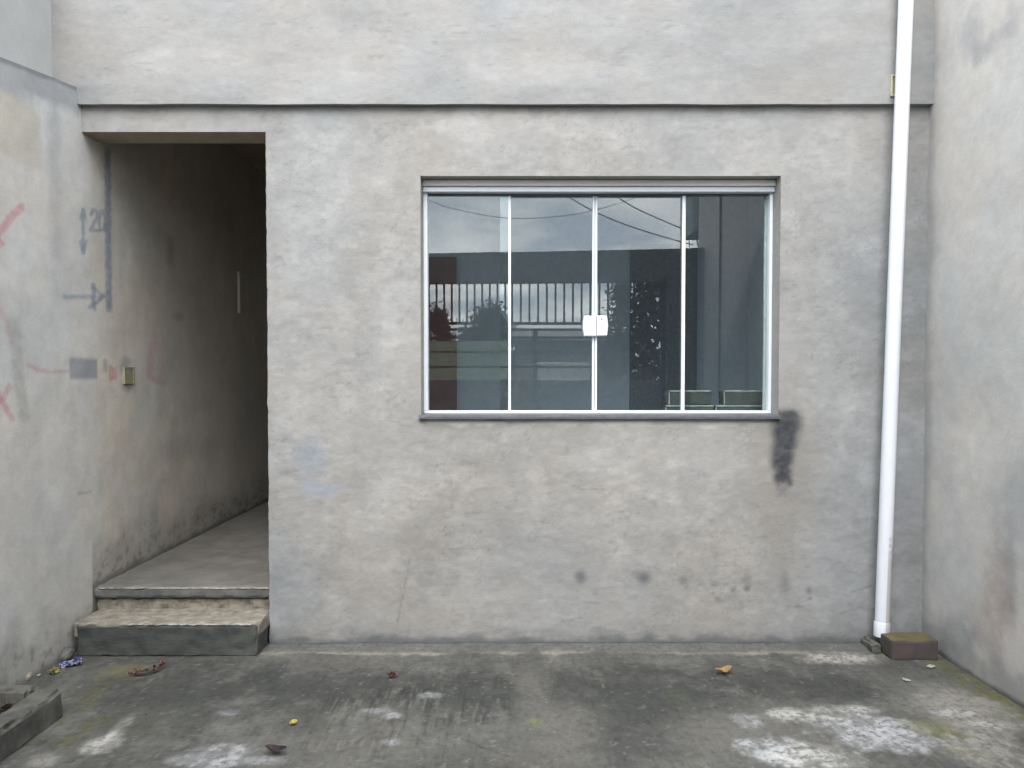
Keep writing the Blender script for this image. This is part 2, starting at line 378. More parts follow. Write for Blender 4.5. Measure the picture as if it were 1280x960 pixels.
def pipe_mat():
    m, t, b = mat_new('white_pvc'); v = obj_vec(t, (1, 1, 1)); sp = nd(t, 'ShaderNodeSeparateXYZ'); t.links.new(v, sp.inputs[0])
    n = nd(t, 'ShaderNodeTexNoise', Scale=22.0, Detail=6.0, Roughness=0.7); t.links.new(v, n.inputs['Vector'])
    ge = nd(t, 'ShaderNodeNewGeometry'); sn = nd(t, 'ShaderNodeSeparateXYZ'); t.links.new(ge.outputs['Normal'], sn.inputs[0])
    side = ramp(t, sn.outputs['X'], [(-0.50, g(0)), (0.05, g(1))]); low = ramp(t, sp.outputs['Z'], [(0.25, g(1)), (0.85, g(0))])
    k = mul(t, side, low); nn = mul(t, k, n.outputs[0], 1.0, 'ADD')
    mk = ramp(t, nn, [(0.80, g(0)), (0.98, g(1))])
    cl = ramp(t, n.outputs[0], [(0.3, (0.60, 0.62, 0.66)), (0.7, (0.63, 0.65, 0.69))])
    mm = nd(t, 'ShaderNodeMixRGB'); t.links.new(mk, mm.inputs[0]); t.links.new(cl, mm.inputs[1]); mm.inputs[2].default_value = (0.42, 0.42, 0.42, 1)
    t.links.new(mm.outputs[0], b.inputs['Base Color']); b.inputs['Roughness'].default_value = 0.38
    return m
M['pipe'] = pipe_mat()

# ================================================================== main dimensions (metres)
XL, XR = -2.45, 2.43                         # faces of the side walls
DOOR_X, DOOR_Z = Py(334, 400, 0).x, Py(230, 165, 0).z
LEDGE = Py(640, 130, -0.042).z               # underside of the projecting upper storey
WX0, WX1 = Py(526, 370, 0).x, Py(974.5, 370, 0).x
WZ0, WZ1 = Py(740, 524, 0).z, Py(740, 220, 0).z
CEIL = 3.62                                  # underside of the roof slab behind the front
TH = 0.22                                    # front wall thickness
LAND_Z = 0.315
def fu(x): return x * 215 + 634              # facade units (about one photo pixel)
def fv(z): return 478 - (z - 1.53) * 215

# ------------------------------------------------------------------ facade
def facade_col(X, Z):
    u, v = fu(X), fv(Z)
    c = np.tile(np.array([0.238, 0.2345, 0.226]), X.shape + (1,))
    big = fbm(u / 150, v / 130, 3, 5) - 0.5; mid = fbm(u / 42, v / 30, 21, 5, 0.6) - 0.5; strk = fbm(u / 20, v / 12, 33, 4, 0.6) - 0.5
    spk = fbm(u / 7, v / 4.5, 55, 3) - 0.5
    patch = sm(0.02, 0.14, fbm(u / 60, v / 75, 71, 5, 0.55) - 0.5)
    tone = 1 + 0.20 * big + 0.17 * mid + 0.07 * strk + 0.08 * spk + 0.07 * patch
    edges = fbm(u / 24, v / 20, 91, 5, 0.6)
    tone += 0.07 * (sm(0.54, 0.60, edges) - 0.3) + 0.06 * (sm(0.55, 0.59, fbm(u / 55, v / 34, 95, 6, 0.62)) - 0.3)
    tint = (fbm(u / 110, v / 120, 41, 4) - 0.5) * 0.12 - 0.01
    wob = (fbm(u / 14, v / 14, 5, 4) - 0.5) * 1.1
    wob2 = (fbm(u / 40, v / 40, 6, 4) - 0.5) * 1.4
    tone += 0.05 * blob(u, v, 395, 235, 50, 105, 0.35, wob2) + 0.07 * blob(u, v, 620, 165, 60, 22, 0.5, wob2)
    tone -= 0.07 * blob(u, v, 455, 330, 26, 190, 0.6, wob2) - 0.05 * blob(u, v, 480, 400, 40, 90, 0.6, wob2)
    tone -= 0.07 * blob(u, v, 530, 715, 40, 95, 0.25, wob2) + 0.05 * blob(u, v, 640, 690, 80, 60, 0.6, wob2)
    tone += 0.06 * blob(u, v, 430, 640, 90, 22, 0.5, wob2) + 0.08 * blob(u, v, 820, 575, 110, 16, 0.6, wob2)
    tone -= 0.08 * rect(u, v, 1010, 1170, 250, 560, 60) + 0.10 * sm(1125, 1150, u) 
    tone += 0.10 * blob(u, v, 1060, 500, 13, 35, 0.5, wob) + 0.05 * blob(u, v, 1060, 700, 60, 50, 0.7, wob2)
    tone -= 0.05 * rect(u, v, 700, 1000, 150, 215, 25)
    c = c * tone[..., None]
    bl = np.clip(tint + 0.05 * rect(u, v, 1000, 1170, 200, 900, 60) + 0.05 * blob(u, v, 395, 235, 60, 120, 0.5, wob2) + 0.07 * blob(u, v, 350, 760, 35, 90, 0.6, wob2), -0.1, 0.14)
    c = c * np.stack([1 - bl, 1 - 0.25 * bl, 1 + 0.55 * bl], -1)
    zone = sm(.45, .62, fbm(u / 90, v / 80, 98, 3))
    fl = sm(.60, .66, fbm(u / 15, v / 10, 96, 5, .62)) * zone
    fl2 = sm(.615, .66, fbm(u / 34, v / 22, 97, 6, .6)) * (1 - .6 * zone)
    c = c * (1 + .085 * fl + .06 * fl2)[..., None]
    c = c * (1 - .065 * sm(.61, .69, fbm(u / 28, v / 26, 99, 6, .62)))[..., None]
    pit = sm(.72, .78, fbm(u / 3.4, v / 3.0, 101, 2)) * sm(.5, .62, fbm(u / 55, v / 45, 102, 3)); c = c * (1 - .15 * pit)[..., None]
    for q in ([(344, 318), (352, 322), (356, 330)], [(700, 600), (728, 612), (760, 611)], [(1060, 745), (1075, 739), (1092, 734)], [(1050, 770), (1075, 762), (1096, 764)], [(560, 250), (566, 262), (563, 280)], [(495, 785), (503, 745), (512, 700)]):
        c = c * (1 - .22 * (1 - sm(.3, 1.6, polyd(u, v, q) + (fbm(u / 6, v / 6, 104, 3) - .5) * 2.5)))[..., None]
    # dark trowel nicks and hairline cracks
    nick = sm(0.69, 0.76, fbm(u / 16, v / 2.6, 111, 3, 0.6)) * sm(0.48, 0.6, fbm(u / 70, v / 60, 112, 3))
    c = c * (1 - 0.11 * nick[..., None])
    # pale mortar under the sill
    edge = 531 + 12 * (fbm(u / 16, v * 0, 7, 4) - 0.4)
    c = mixc(c, (0.37, 0.36, 0.335), 0.65 * rect(u, v, 533, 962, 523, edge, 2) * sm(0.25, 0.5, fbm(u / 30, v / 12, 8, 4)))
    # water streak below the right end of the sill
    wx = (fbm(u / 22, v / 12, 9, 5, 0.6) - 0.5) * 16; wv = (fbm(u / 9, v / 6, 10, 4) - 0.5) * 20
    cx = 981 + 3 * np.sin(v / 16.0); hw = 14.5 + 3.5 * np.sin(v / 27.0 + 1.0)
    st = (1 - sm(0.5, 1.45, np.abs(u - cx + wx * 0.5) / hw)) * sm(508, 520, v + wv * 0.3) * (1 - sm(592, 628, v + wv * 1.5))
    st = np.maximum(st, blob(u, v, 986, 521, 13, 9, 0.4, wob * 0.5))
    c = mixc(c, (0.19, 0.172, 0.145), 0.5 * blob(u, v, 981, 590, 36, 110, 0.8, wob * 0.4))
    st = np.clip(st * (0.55 + 0.45 * sm(.3, .62, fbm(u / 5, v / 2.6, 14, 4, .6) + .45 * st)), 0, 1)
    c = mixc(c, (0.040, 0.043, 0.048), st * (0.93 + 0.35 * (fbm(u / 6, v / 4, 12, 3) - 0.5)))
    # mould spots along a line
    for (a, b, r1, r2, k) in ((726, 722, 7, 8, .75), (806, 724, 7, 7, .7), (856, 727, 6, 6, .42), (895, 732, 5, 3, .4), (899, 751, 4, 4, .55), (919, 739, 3, 3, .6), (936, 738, 4, 4, .7), (935, 727, 6, 6, .35),
                              (984, 732, 7, 14, .38), (1014, 740, 4, 5, .55), (1015, 750, 3, 2, .6), (795, 718, 5, 5, .3), (745, 744, 4, 4, .22), (1001, 760, 7, 2, .4), (709, 562, 3, 5, .25)):
        c = mixc(c, (0.10, 0.105, 0.11), np.clip(1.2 * k * blob(u, v, a, b, r1 * .95, r2 * .95, 0.8, wob * 0.7), 0, 1))
    # blue smears
    c = mixc(c, (0.19, 0.22, 0.265), 0.5 * blob(u, v, 388, 572, 20, 22, 0.6, wob) + 0.0)
    c = mixc(c, (0.21, 0.24, 0.31), 0.5 * blob(u, v, 398, 612, 24, 10, 0.6, wob))
    # splash zone at the foot
    rag = (fbm(u / 22, v / 10, 13, 5, 0.6) - 0.5) * 40
    c = mixc(c, (0.135, 0.137, 0.135), 0.6 * sm(780, 806, v + rag * 0.9) * 1.0)
    c = mixc(c, (0.09, 0.095, 0.10), 0.8 * sm(795, 806, v + rag * 0.42))
    # chipped, slightly darker arris along the openings
    c = mixc(c, (0.25, 0.25, 0.245), 0.4 * rect(u, v, 300, 337.5, 160, 900, 2.0) * sm(0.4, .6, fbm(u / 4, v / 10, 15, 3)))
    return c
def facade_jit(X, Z):
    j = np.zeros(X.shape + (3,))
    u, v = fu(X), fv(Z)
    j[..., 1] = (fbm(u / 90, v / 90, 61, 3) - 0.5) * 0.012 + (fbm(u / 12, v / 8, 62, 4, .6) - 0.5) * 0.004
    j[..., 0] = (np.abs(X - DOOR_X) < 0.008) * (fbm(u * 0, v / 14, 63, 5, .6) - 0.5) * 0.014
    return j
house = thing('house', 'grey rendered house front with sliding window and open side passage', 'house')
A = lines((XL - 0.03, DOOR_X, 0.011), (DOOR_X, WX0, 0.01), (WX0, WX1, 0.011), (WX1, XR + 0.03, 0.01))
B = lines((-0.03, WZ0, 0.01), (WZ0, WZ1, 0.011), (WZ1, DOOR_Z, 0.011), (DOOR_Z, LEDGE + 0.03, 0.01))
hole = lambda x, z: ((x < DOOR_X) & (z < DOOR_Z)) | ((x > WX0) & (x < WX1) & (z > WZ0) & (z < WZ1))
sheet('front_wall', A, B, lambda a, b: np.stack([a, a * 0, b], -1), hole, facade_col, M['facade'], house, jitter=facade_jit)
# body of the front wall, 8 mm behind the finished render
mb = MB(); yb0, yb1 = 0.009, TH
mb.box(DOOR_X + 0.004, WX0 - 0.004, yb0, yb1, -0.05, LEDGE); mb.box(WX1 + 0.004, XR + 0.05, yb0, yb1, -0.05, LEDGE)
mb.box(WX0 - 0.004, WX1 + 0.004, yb0, yb1, -0.05, WZ0 - 0.004); mb.box(WX0 - 0.004, WX1 + 0.004, yb0, yb1, WZ1 + 0.004, LEDGE)
mb.box(XL - 0.05, DOOR_X + 0.004, yb0, yb1, DOOR_Z + 0.006, LEDGE)
mb.build('wall_core', M['block_wall'], house)
# door soffit and jamb, window reveals
mesh('door_soffit', [(XL - .03, -0.002, DOOR_Z), (DOOR_X, -0.002, DOOR_Z), (DOOR_X, TH, DOOR_Z + .002), (XL - .03, TH, DOOR_Z + .002)], [(0, 1, 2, 3)], M['soffit'], house)
mesh('door_jamb', [(DOOR_X, -0.002, 0), (DOOR_X, TH, 0), (DOOR_X, TH, DOOR_Z), (DOOR_X, -0.002, DOOR_Z)], [(0, 1, 2, 3)], M['block_wall'], house)
rv = [(WX0, 0, WZ0), (WX1, 0, WZ0), (WX1, 0, WZ1), (WX0, 0, WZ1)]
rb = [(x + (0.004 if x < 0.5 else -0.004), TH, z) for x, _, z in rv]
mesh('window_reveal', rv + rb, [(1, 2, 6, 5), (2, 3, 7, 6), (3, 0, 4, 7), (0, 1, 5, 4)], M['block_wall'], house)

# ------------------------------------------------------------------ projecting upper storey
def upper_col(X, Z):
    u, v = fu(X), fv(Z)
    c = np.tile(np.array([0.226, 0.2235, 0.217]), X.shape + (1,))
    tone = 1 + 0.26 * (fbm(u / 140, v / 60, 103, 5) - 0.5) + 0.22 * (fbm(u / 50, v / 26, 123, 5, 0.6) - 0.5) + 0.14 * (fbm(u / 40, v / 7, 133, 4, .6) - 0.5) + 0.12 * (fbm(u / 7, v / 5, 134, 3) - .5)
    w2 = (fbm(u / 40, v / 30, 135, 4) - 0.5) * 1.4
    tone += 0.12 * blob(u, v, 240, 90, 70, 22, 0.6, w2) + 0.13 * blob(u, v, 690, 95, 100, 22, 0.6, w2) + 0.07 * blob(u, v, 430, 80, 60, 60, .7, w2)
    tone -= 0.10 * rect(u, v, 850, 980, -50, 40, 30) + 0.08 * blob(u, v, 460, 20, 60, 25, .6, w2) + 0.07 * rect(u, v, 60, 110, -20, 70, 20)
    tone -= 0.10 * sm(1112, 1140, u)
    c = c * tone[..., None]
    t = (fbm(u / 90, v / 70, 141, 4) - 0.5) * 0.12
    c = c * np.stack([1 - t, 1 - .2 * t, 1 + .6 * t], -1)
    nick = sm(0.70, 0.77, fbm(u / 18, v / 3, 151, 3, .6)) * sm(.5, .6, fbm(u / 60, v / 50, 152, 3))
    c = c * (1 - 0.14 * nick[..., None])
    c = mixc(c, (0.2, 0.2, 0.2), 0.8 * (1 - sm(0.4, 1.2, polyd(u, v, [(1140, 121), (1160, 121), (1180, 119.5)]))))
    c = mixc(c, (0.26, 0.26, 0.26), 0.5 * blob(u, v, 120, 36, 10, 2, .5, w2 * .3) + .35 * blob(u, v, 112, 50, 14, 2, .5, w2 * .3))
    return c
UX0, UX1, UZ1, UY = XL - 0.16, XR + 0.03, 6.4, -0.042
A = lines((UX0, UX1, 0.011)); B = lines((LEDGE, 4.0, 0.010), (4.0, UZ1, 0.2))
def up_jit(X, Z):
    j = np.zeros(X.shape + (3,)); u, v = fu(X), fv(Z)
    j[..., 1] = (fbm(u / 90, v / 90, 161, 3) - 0.5) * 0.010 + (fbm(u / 14, v / 9, 162, 4, .6) - 0.5) * 0.003
    j[..., 2] = (np.abs(Z - LEDGE) < 0.004) * ((fbm(u / 60, v * 0, 163, 4, .5) - 0.5) * 0.007)
    return j
sheet('upper_wall', A, B, lambda a, b: np.stack([a, a * 0 + UY, b], -1), None, upper_col, M['upper'], house, jitter=up_jit)
MB().box(UX0, UX1, UY + 0.008, TH, LEDGE + 0.004, UZ1).build('upper_wall_core', M['block_wall'], house)
mb = MB(); sz0, sz1 = CEIL, CEIL + 0.2            # roof slab; two added openings brighten the room and passage below
mb.box(XL - 0.2, XR + 0.1, TH + 0.002, 1.0, sz0, sz1); mb.box(XL - 0.2, DOOR_X + 0.3, 1.001, 5.0, sz0, sz1); mb.box(DOOR_X + 3.2, XR + 0.1, 1.001, 5.6, sz0, sz1); mb.box(DOOR_X + 0.301, DOOR_X + 3.199, 2.0, 5.6, sz0, sz1)
mb.box(XL - 0.2, XL + 0.1, 5.001, 6.8, sz0, sz1); mb.box(XL + 0.101, DOOR_X - 0.061, 5.001, 5.7, sz0, sz1); mb.box(DOOR_X - 0.06, DOOR_X + 0.3, 5.001, 6.8, sz0, sz1); mb.box(DOOR_X + 0.301, XR + 0.1, 5.601, 6.8, sz0, sz1); mb.box(XL - 0.2, XR + 0.1, 6.801, 7.2, sz0, sz1)
mb.build('floor_slab', M['soffit'], house)

# ------------------------------------------------------------------ passage and room behind the front
PX1 = DOOR_X
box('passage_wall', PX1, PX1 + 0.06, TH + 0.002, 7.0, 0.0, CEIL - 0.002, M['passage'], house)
box('room_side_wall', PX1 + 0.062, PX1 + 0.12, TH + 0.002, 7.0, 0.0, CEIL - 0.002, M['inner'], house)
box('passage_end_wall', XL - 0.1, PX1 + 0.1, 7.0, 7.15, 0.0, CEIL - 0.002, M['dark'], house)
RY = 3.2
box('room_back_wall', PX1 + 0.122, XR + 0.1, RY, RY + 0.12, 0.0, CEIL - 0.002, M['inner'], house)
box('room_side_wall', XR - 0.05, XR + 0.1, TH + 0.002, RY - 0.002, 0.0, CEIL - 0.002, M['inner'], house)
box('room_floor', PX1 + 0.122, XR - 0.052, TH + 0.002, RY - 0.002, 0.1, LAND_Z, M['landing'], house)
bx0 = -1.05; bx1 = Py(571, 440, RY).x
bd = box('inner_door', bx0, bx1, RY - 0.05, RY - 0.004, LAND_Z, Py(550, 322, RY).z, M['brown_door'], house, 0.006)
dx0 = Py(787, 440, RY).x
box('inner_doorway', dx0, Py(870, 440, RY).x, RY - 0.03, RY - 0.004, LAND_Z + 0.001, 2.9, M['dark'], house)  # solid dark panel: the unlit opening put into its colour

# ------------------------------------------------------------------ landing and steps
STX_ = Py(322, 800, -0.2).x
M['worn'] = two_tone('worn_lit_cement_edge', (0.16, 0.155, 0.14), (0.33, 0.32, 0.30), 30, 0.4, 0.62, 0.9, 0.5)
rough_box('worn_lit_edge', XL + 0.3, STX_ - 0.012, -0.2085, -0.196, 0.168, 0.181, 0.012, 0.004, M['worn'], house, 30, 0.012, seed=41)  # whitish worn step edge, with edge light put into its colour
rough_box('worn_lit_edge', XL + 0.03, DOOR_X - 0.006, 0.0555, 0.068, LAND_Z - 0.011, LAND_Z - 0.002, 0.012, 0.003, M['worn'], house, 30, 0.008, seed=42)  # pale strip: the lit landing edge put into colour
landing = rough_box('landing', XL - 0.01, DOOR_X - 0.002, 0.07, 0.45, 0.247, LAND_Z, 0.02, 0.004, M['landing'], house, 16, 0.012, seed=3)
box('passage_floor', XL - 0.02, DOOR_X - 0.002, 0.43, 7.0, 0.05, LAND_Z - 0.001, M['landing'], house)
rough_box('riser', XL - 0.01, DOOR_X - 0.002, 0.092, 0.44, 0.12, 0.25, 0.014, 0.012, M['broken'], house, 22, 0.02, seed=8)
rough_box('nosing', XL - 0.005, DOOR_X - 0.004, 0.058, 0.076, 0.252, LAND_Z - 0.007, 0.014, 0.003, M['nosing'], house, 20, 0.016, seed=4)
STX = Py(322, 800, -0.2).x
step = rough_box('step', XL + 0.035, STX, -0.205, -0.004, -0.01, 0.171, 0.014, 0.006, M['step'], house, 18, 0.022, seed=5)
rough_box('tread', XL + 0.02, DOOR_X - 0.003, -0.196, 0.1, 0.10, 0.1815, 0.014, 0.004, M['broken'], house, 14, 0.004, seed=11)

# ------------------------------------------------------------------ window
win = bpy.data.objects.new('window', None); link(win, house); win.location = (0, 0, 0)
FY0, FY1 = 0.115, 0.20
yf = FY0
def wx(px): return Py(px, 380, yf).x
def wz(py): return Py(744, py, yf).z
fx0, fx1 = WX0 + 0.003, WX1 - 0.003
gx0, gx1 = wx(534.5), wx(961.5); gz0, gz1 = wz(513.5), wz(241)
mb = MB()
box('head_fillet', fx0, fx1, 0.07, FY1 - 0.002, gz1 + 0.0305, WZ1 - 0.003, M['fillet'], win, 0.002)
mb.box(fx0, fx1, 0.088, FY1 - 0.004, gz1, gz1 + 0.029, 0.003)              # head, lower lip
mb.box(fx0, fx1, FY0, FY1, WZ0 + 0.028, gz0, 0.003)
mb.box(fx0, gx0, FY0, FY1 - 0.001, gz0 + 0.0005, gz1 - 0.0005, 0.003); mb.box(gx1, fx1, FY0, FY1 - 0.001, gz0 + 0.0005, gz1 - 0.0005, 0.003)
mb.build('frame', M['white_frame'], win)
box('track_shadow_bar', gx0, gx1, FY0 + 0.02, FY1 - 0.006, gz1 - 0.006, gz1 - 0.001, M['slate'], win)  # dark bar: the shadow line under the head put into colour
def pane(x0, x1, y, tilt):
    o = MB().box(-(x1 - x0) / 2, (x1 - x0) / 2, -0.004, 0.004, gz0 - 0.006, gz1 - 0.004).build('glass_pane', M['glass'], win)
    o.location = ((x0 + x1) / 2, y, 0); o.rotation_euler = (R(tilt[0]), 0, R(tilt[1]))
    return o
p1, p2, p3 = wx(637), wx(744.5), wx(855.5)
pane(gx0 - 0.004, p1, 0.150, (0, 0.04)); pane(wx(625), p2 - 0.001, 0.168, (0, 0.0)); pane(p2 + 0.001, wx(866), 0.168, (0, -0.03)); pane(p3, gx1 + 0.004, 0.150, (0, 0.02))
def prof(px, wpx, y0, y1, name='pane_profile'):
    x = wx(px); h = wpx * 0.0048 / 2
    return box(name, x - h, x + h, y0, y1, gz0 + 0.0005, gz1 - 0.0115, M['white_frame'], win, 0.0015)
prof(637, 3.2, 0.138, 0.159); prof(742.6, 2.7, 0.152, 0.178); prof(746.0, 2.7, 0.154, 0.178); prof(855.5, 4.0, 0.138, 0.159)
box('edge_seal', gx1 - 0.012, gx1 - 0.0005, 0.172, 0.19, gz0 + 0.001, gz1 - 0.012, simple_mat('pale_seal', (0.42, 0.47, 0.45), 0.5), win)
# lock: two barrel shaped halves
lk = bpy.data.objects.new('lock', None); link(lk, win)
def lock_half(x_in, x_out, y0, y1, z0, z1):
    bm = bmesh.new(); n = 14; s = 1 if x_out > x_in else -1; bul = abs(x_out - x_in) * 0.10
    out = [(x_in, z0)]
    for k in range(n + 1):
        t = k / n; out.append((x_out - s * bul * (2 * t - 1) ** 2 * 1.0, z0 + (z1 - z0) * t))
    out.append((x_in, z1))
    f0 = [bm.verts.new((x, y0, z)) for x, z in out]; f1 = [bm.verts.new((x, y1, z)) for x, z in out]
    bm.faces.new(f0); bm.faces.new(f1[::-1])
    for i in range(len(out)): bm.faces.new((f0[i], f0[(i + 1) % len(out)], f1[(i + 1) % len(out)], f1[i]))
    bmesh.ops.recalc_face_normals(bm, faces=bm.faces[:])
    bmesh.ops.bevel(bm, geom=[e for e in bm.edges if abs(e.verts[0].co.y - y0) < 1e-5 and abs(e.verts[1].co.y - y0) < 1e-5], offset=0.006, segments=3, affect='EDGES', profile=0.5)
    me = bpy.data.meshes.new('lock_half'); bm.to_mesh(me); bm.free()
    return finish('lock_plate', me, M['white_lock'], win)
bpy.data.objects.remove(lk)
lz0, lz1 = wz(420), wz(394.5)
lock_half(wx(745.6), wx(729), 0.122, 0.178, lz0, lz1); lock_half(wx(746.2), wx(760.5), 0.126, 0.178, lz0 + 0.002, lz1 + 0.001)
for px in (736.5, 752.5):
    x = wx(px); z = wz(398.5); MB().tube([(x, .1205, z), (x, .13, z)], 0.0045, 10).build('lock_screw', M['screw'], win)
for px in (556, 627, 701, 797, 884, 958):
    x = wx(px); MB().tube([(x, FY0 - 0.003, gz0 - 0.020), (x, FY0 + 0.004, gz0 - 0.020)], 0.0042, 8).build('screw', M['screw'], win)
sill = rough_box('sill', WX0 - 0.012, WX1 + 0.004, -0.028, FY0 + 0.08, WZ0 + 0.001, WZ0 + 0.026, 0.03, 0.0012, M['slate'], win, 10, 0.002, seed=2)
# inner window shelf with blocks
box('inner_shelf', WX0, WX1, TH + 0.004, 0.72, WZ0 - 0.02, WZ0 + 0.02, M['inner'], house)

def gbox_thing(name, x0, x1, y0, y1, z0, z1, mat, label, cat, group=None, res=0.03, amp=0.003, chip=0.006, seed=1):
    o = rough_box(name, x0, x1, y0, y1, z0, z1, res, amp, mat, None, 16, chip, seed=seed); tag(o, label, cat, group); return o
BYB = 0.34; sh = WZ0 + 0.021
zr1 = Py(880, 507, BYB).z; zr2 = Py(880, 488.5, BYB).z
for (a, b, z0, z1, lab, sd) in ((832, 893, sh, zr1, 'lower left grey block on the shelf inside the window', 1), (894.5, 962, sh, zr1, 'lower right grey block on the shelf inside the window', 2),
                            (836, 889.5, zr1 + .003, zr2, 'upper left grey block seen through the last window pane', 3), (905, 964, zr1 + .003, zr2, 'upper right grey block seen through the last window pane', 4)):
    ob = gbox_thing('masonry_block', Py(a, 500, BYB).x, Py(b, 500, BYB).x, BYB, BYB + 0.14, z0, z1, M['concrete_block'], lab, 'block', 'grey blocks stacked inside the window', seed=sd)
    xa, xb = Py(a, 500, BYB).x, Py(b, 500, BYB).x
    rough_box('worn_lit_edge', xa, xb, BYB - .004, BYB + .004, z1 - .007, z1 + .002, .012, .002, M['pale_edge'], ob, 60, .002, seed=sd)  # pale strips put the lit block edges into the colour
    rough_box('worn_lit_edge', xa - .002, xa + .006, BYB - .0045, BYB + .004, z0, z1 - .0075, .012, .002, M['pale_edge'], ob, 60, .002, seed=sd + 5)

# ------------------------------------------------------------------ left boundary wall
def ridge(y): return np.where(y < -0.02, np.maximum(3.22 + 0.165 * y, 2.97), CEIL - 0.001)
def lz_of(Y, T): return np.where(T * 3.3 <= 2.9, T * 3.3, 2.9 + (T * 3.3 - 2.9) / .4 * (ridge(Y) - 2.9))
_ry = np.array([0.0]); 
LW = []                                       # strokes: pts(px), width px, soft, colour, strength
def wpt(px, py):
    p = Px(px, py, XL); return (p.y, p.z)
BLUE, RED, GREY = (0.15, 0.19, 0.25), (0.42, 0.13, 0.15), (0.23, 0.24, 0.255)
LW += [([(135, 188), (136, 386)], 3.6, .5, BLUE, .85), ([(104, 262), (104, 316)], 2.2, .5, BLUE, .7), ([(100, 274), (104, 262), (108, 276)], 1.8, .5, BLUE, .5), ([(100, 302), (104, 316), (108, 301)], 1.8, .5, BLUE, .5),
       ([(114, 268), (117, 262), (122, 265), (122, 272), (113, 288), (124, 288)], 1.9, .5, BLUE, .7), ([(127, 264), (124, 275), (126, 288), (131, 287), (132, 272), (128, 264)], 1.9, .5, BLUE, .65),
       ([(82, 371), (116, 371)], 2.6, .6, BLUE, .6), ([(117, 356), (118, 386)], 2.4, .5, BLUE, .7), ([(118, 360), (129, 371), (113, 384)], 2.2, .5, BLUE, .65), ([(124, 372), (136, 366)], 2.4, .5, BLUE, .6),
       ([(27, 258), (4, 285), (-4, 296), (2, 304)], 4.2, .5, RED, .62), ([(-4, 378), (8, 402), (14, 425)], 3.5, .8, RED, .3), ([(-2, 492), (14, 524)], 3.0, .6, RED, .55), ([(0, 505), (12, 482)], 3.0, .6, RED, .5), ([(36, 456), (48, 462), (62, 465), (84, 464)], 2.4, .6, RED, .42),
       ([(139, 459), (139, 474)], 2.6, .5, RED, .6), ([(144, 462), (144, 472)], 2.6, .6, RED, .5), ([(190, 430), (187, 470), (200, 479), (206, 478)], 3.5, .9, RED, .35), ([(200, 425), (204, 470)], 6.0, 1.0, RED, .18),
       ([(17, 404), (21, 440), (27, 500), (30, 520)], 7.0, .4, (0.27, 0.27, 0.25), .55), ([(132, 452), (132, 462)], 3.0, .6, (0.2, 0.22, 0.2), .6),
       ([(158, 452), (154, 460)], 5.5, .7, GREY, .8), ([(160, 484), (158, 482)], 5.0, .7, GREY, .7), ([(213, 300), (213, 330)], 3.0, 1.4, BLUE, .5), ([(222, 394), (224, 396)], 4.0, 1., BLUE, .5), ([(214, 560), (260, 555)], 9.0, 1.6, BLUE, .22),
       ([(150, 620), (175, 612), (186, 607), (208, 607)], 3.0, 1., (0.5, 0.5, 0.5), .5), ([(98, 617), (113, 615)], 1.5, .7, (0.2, 0.2, 0.2), .5), ([(56, 756), (60, 752)], 2.0, .8, (0.55, 0.55, 0.53), .6)]
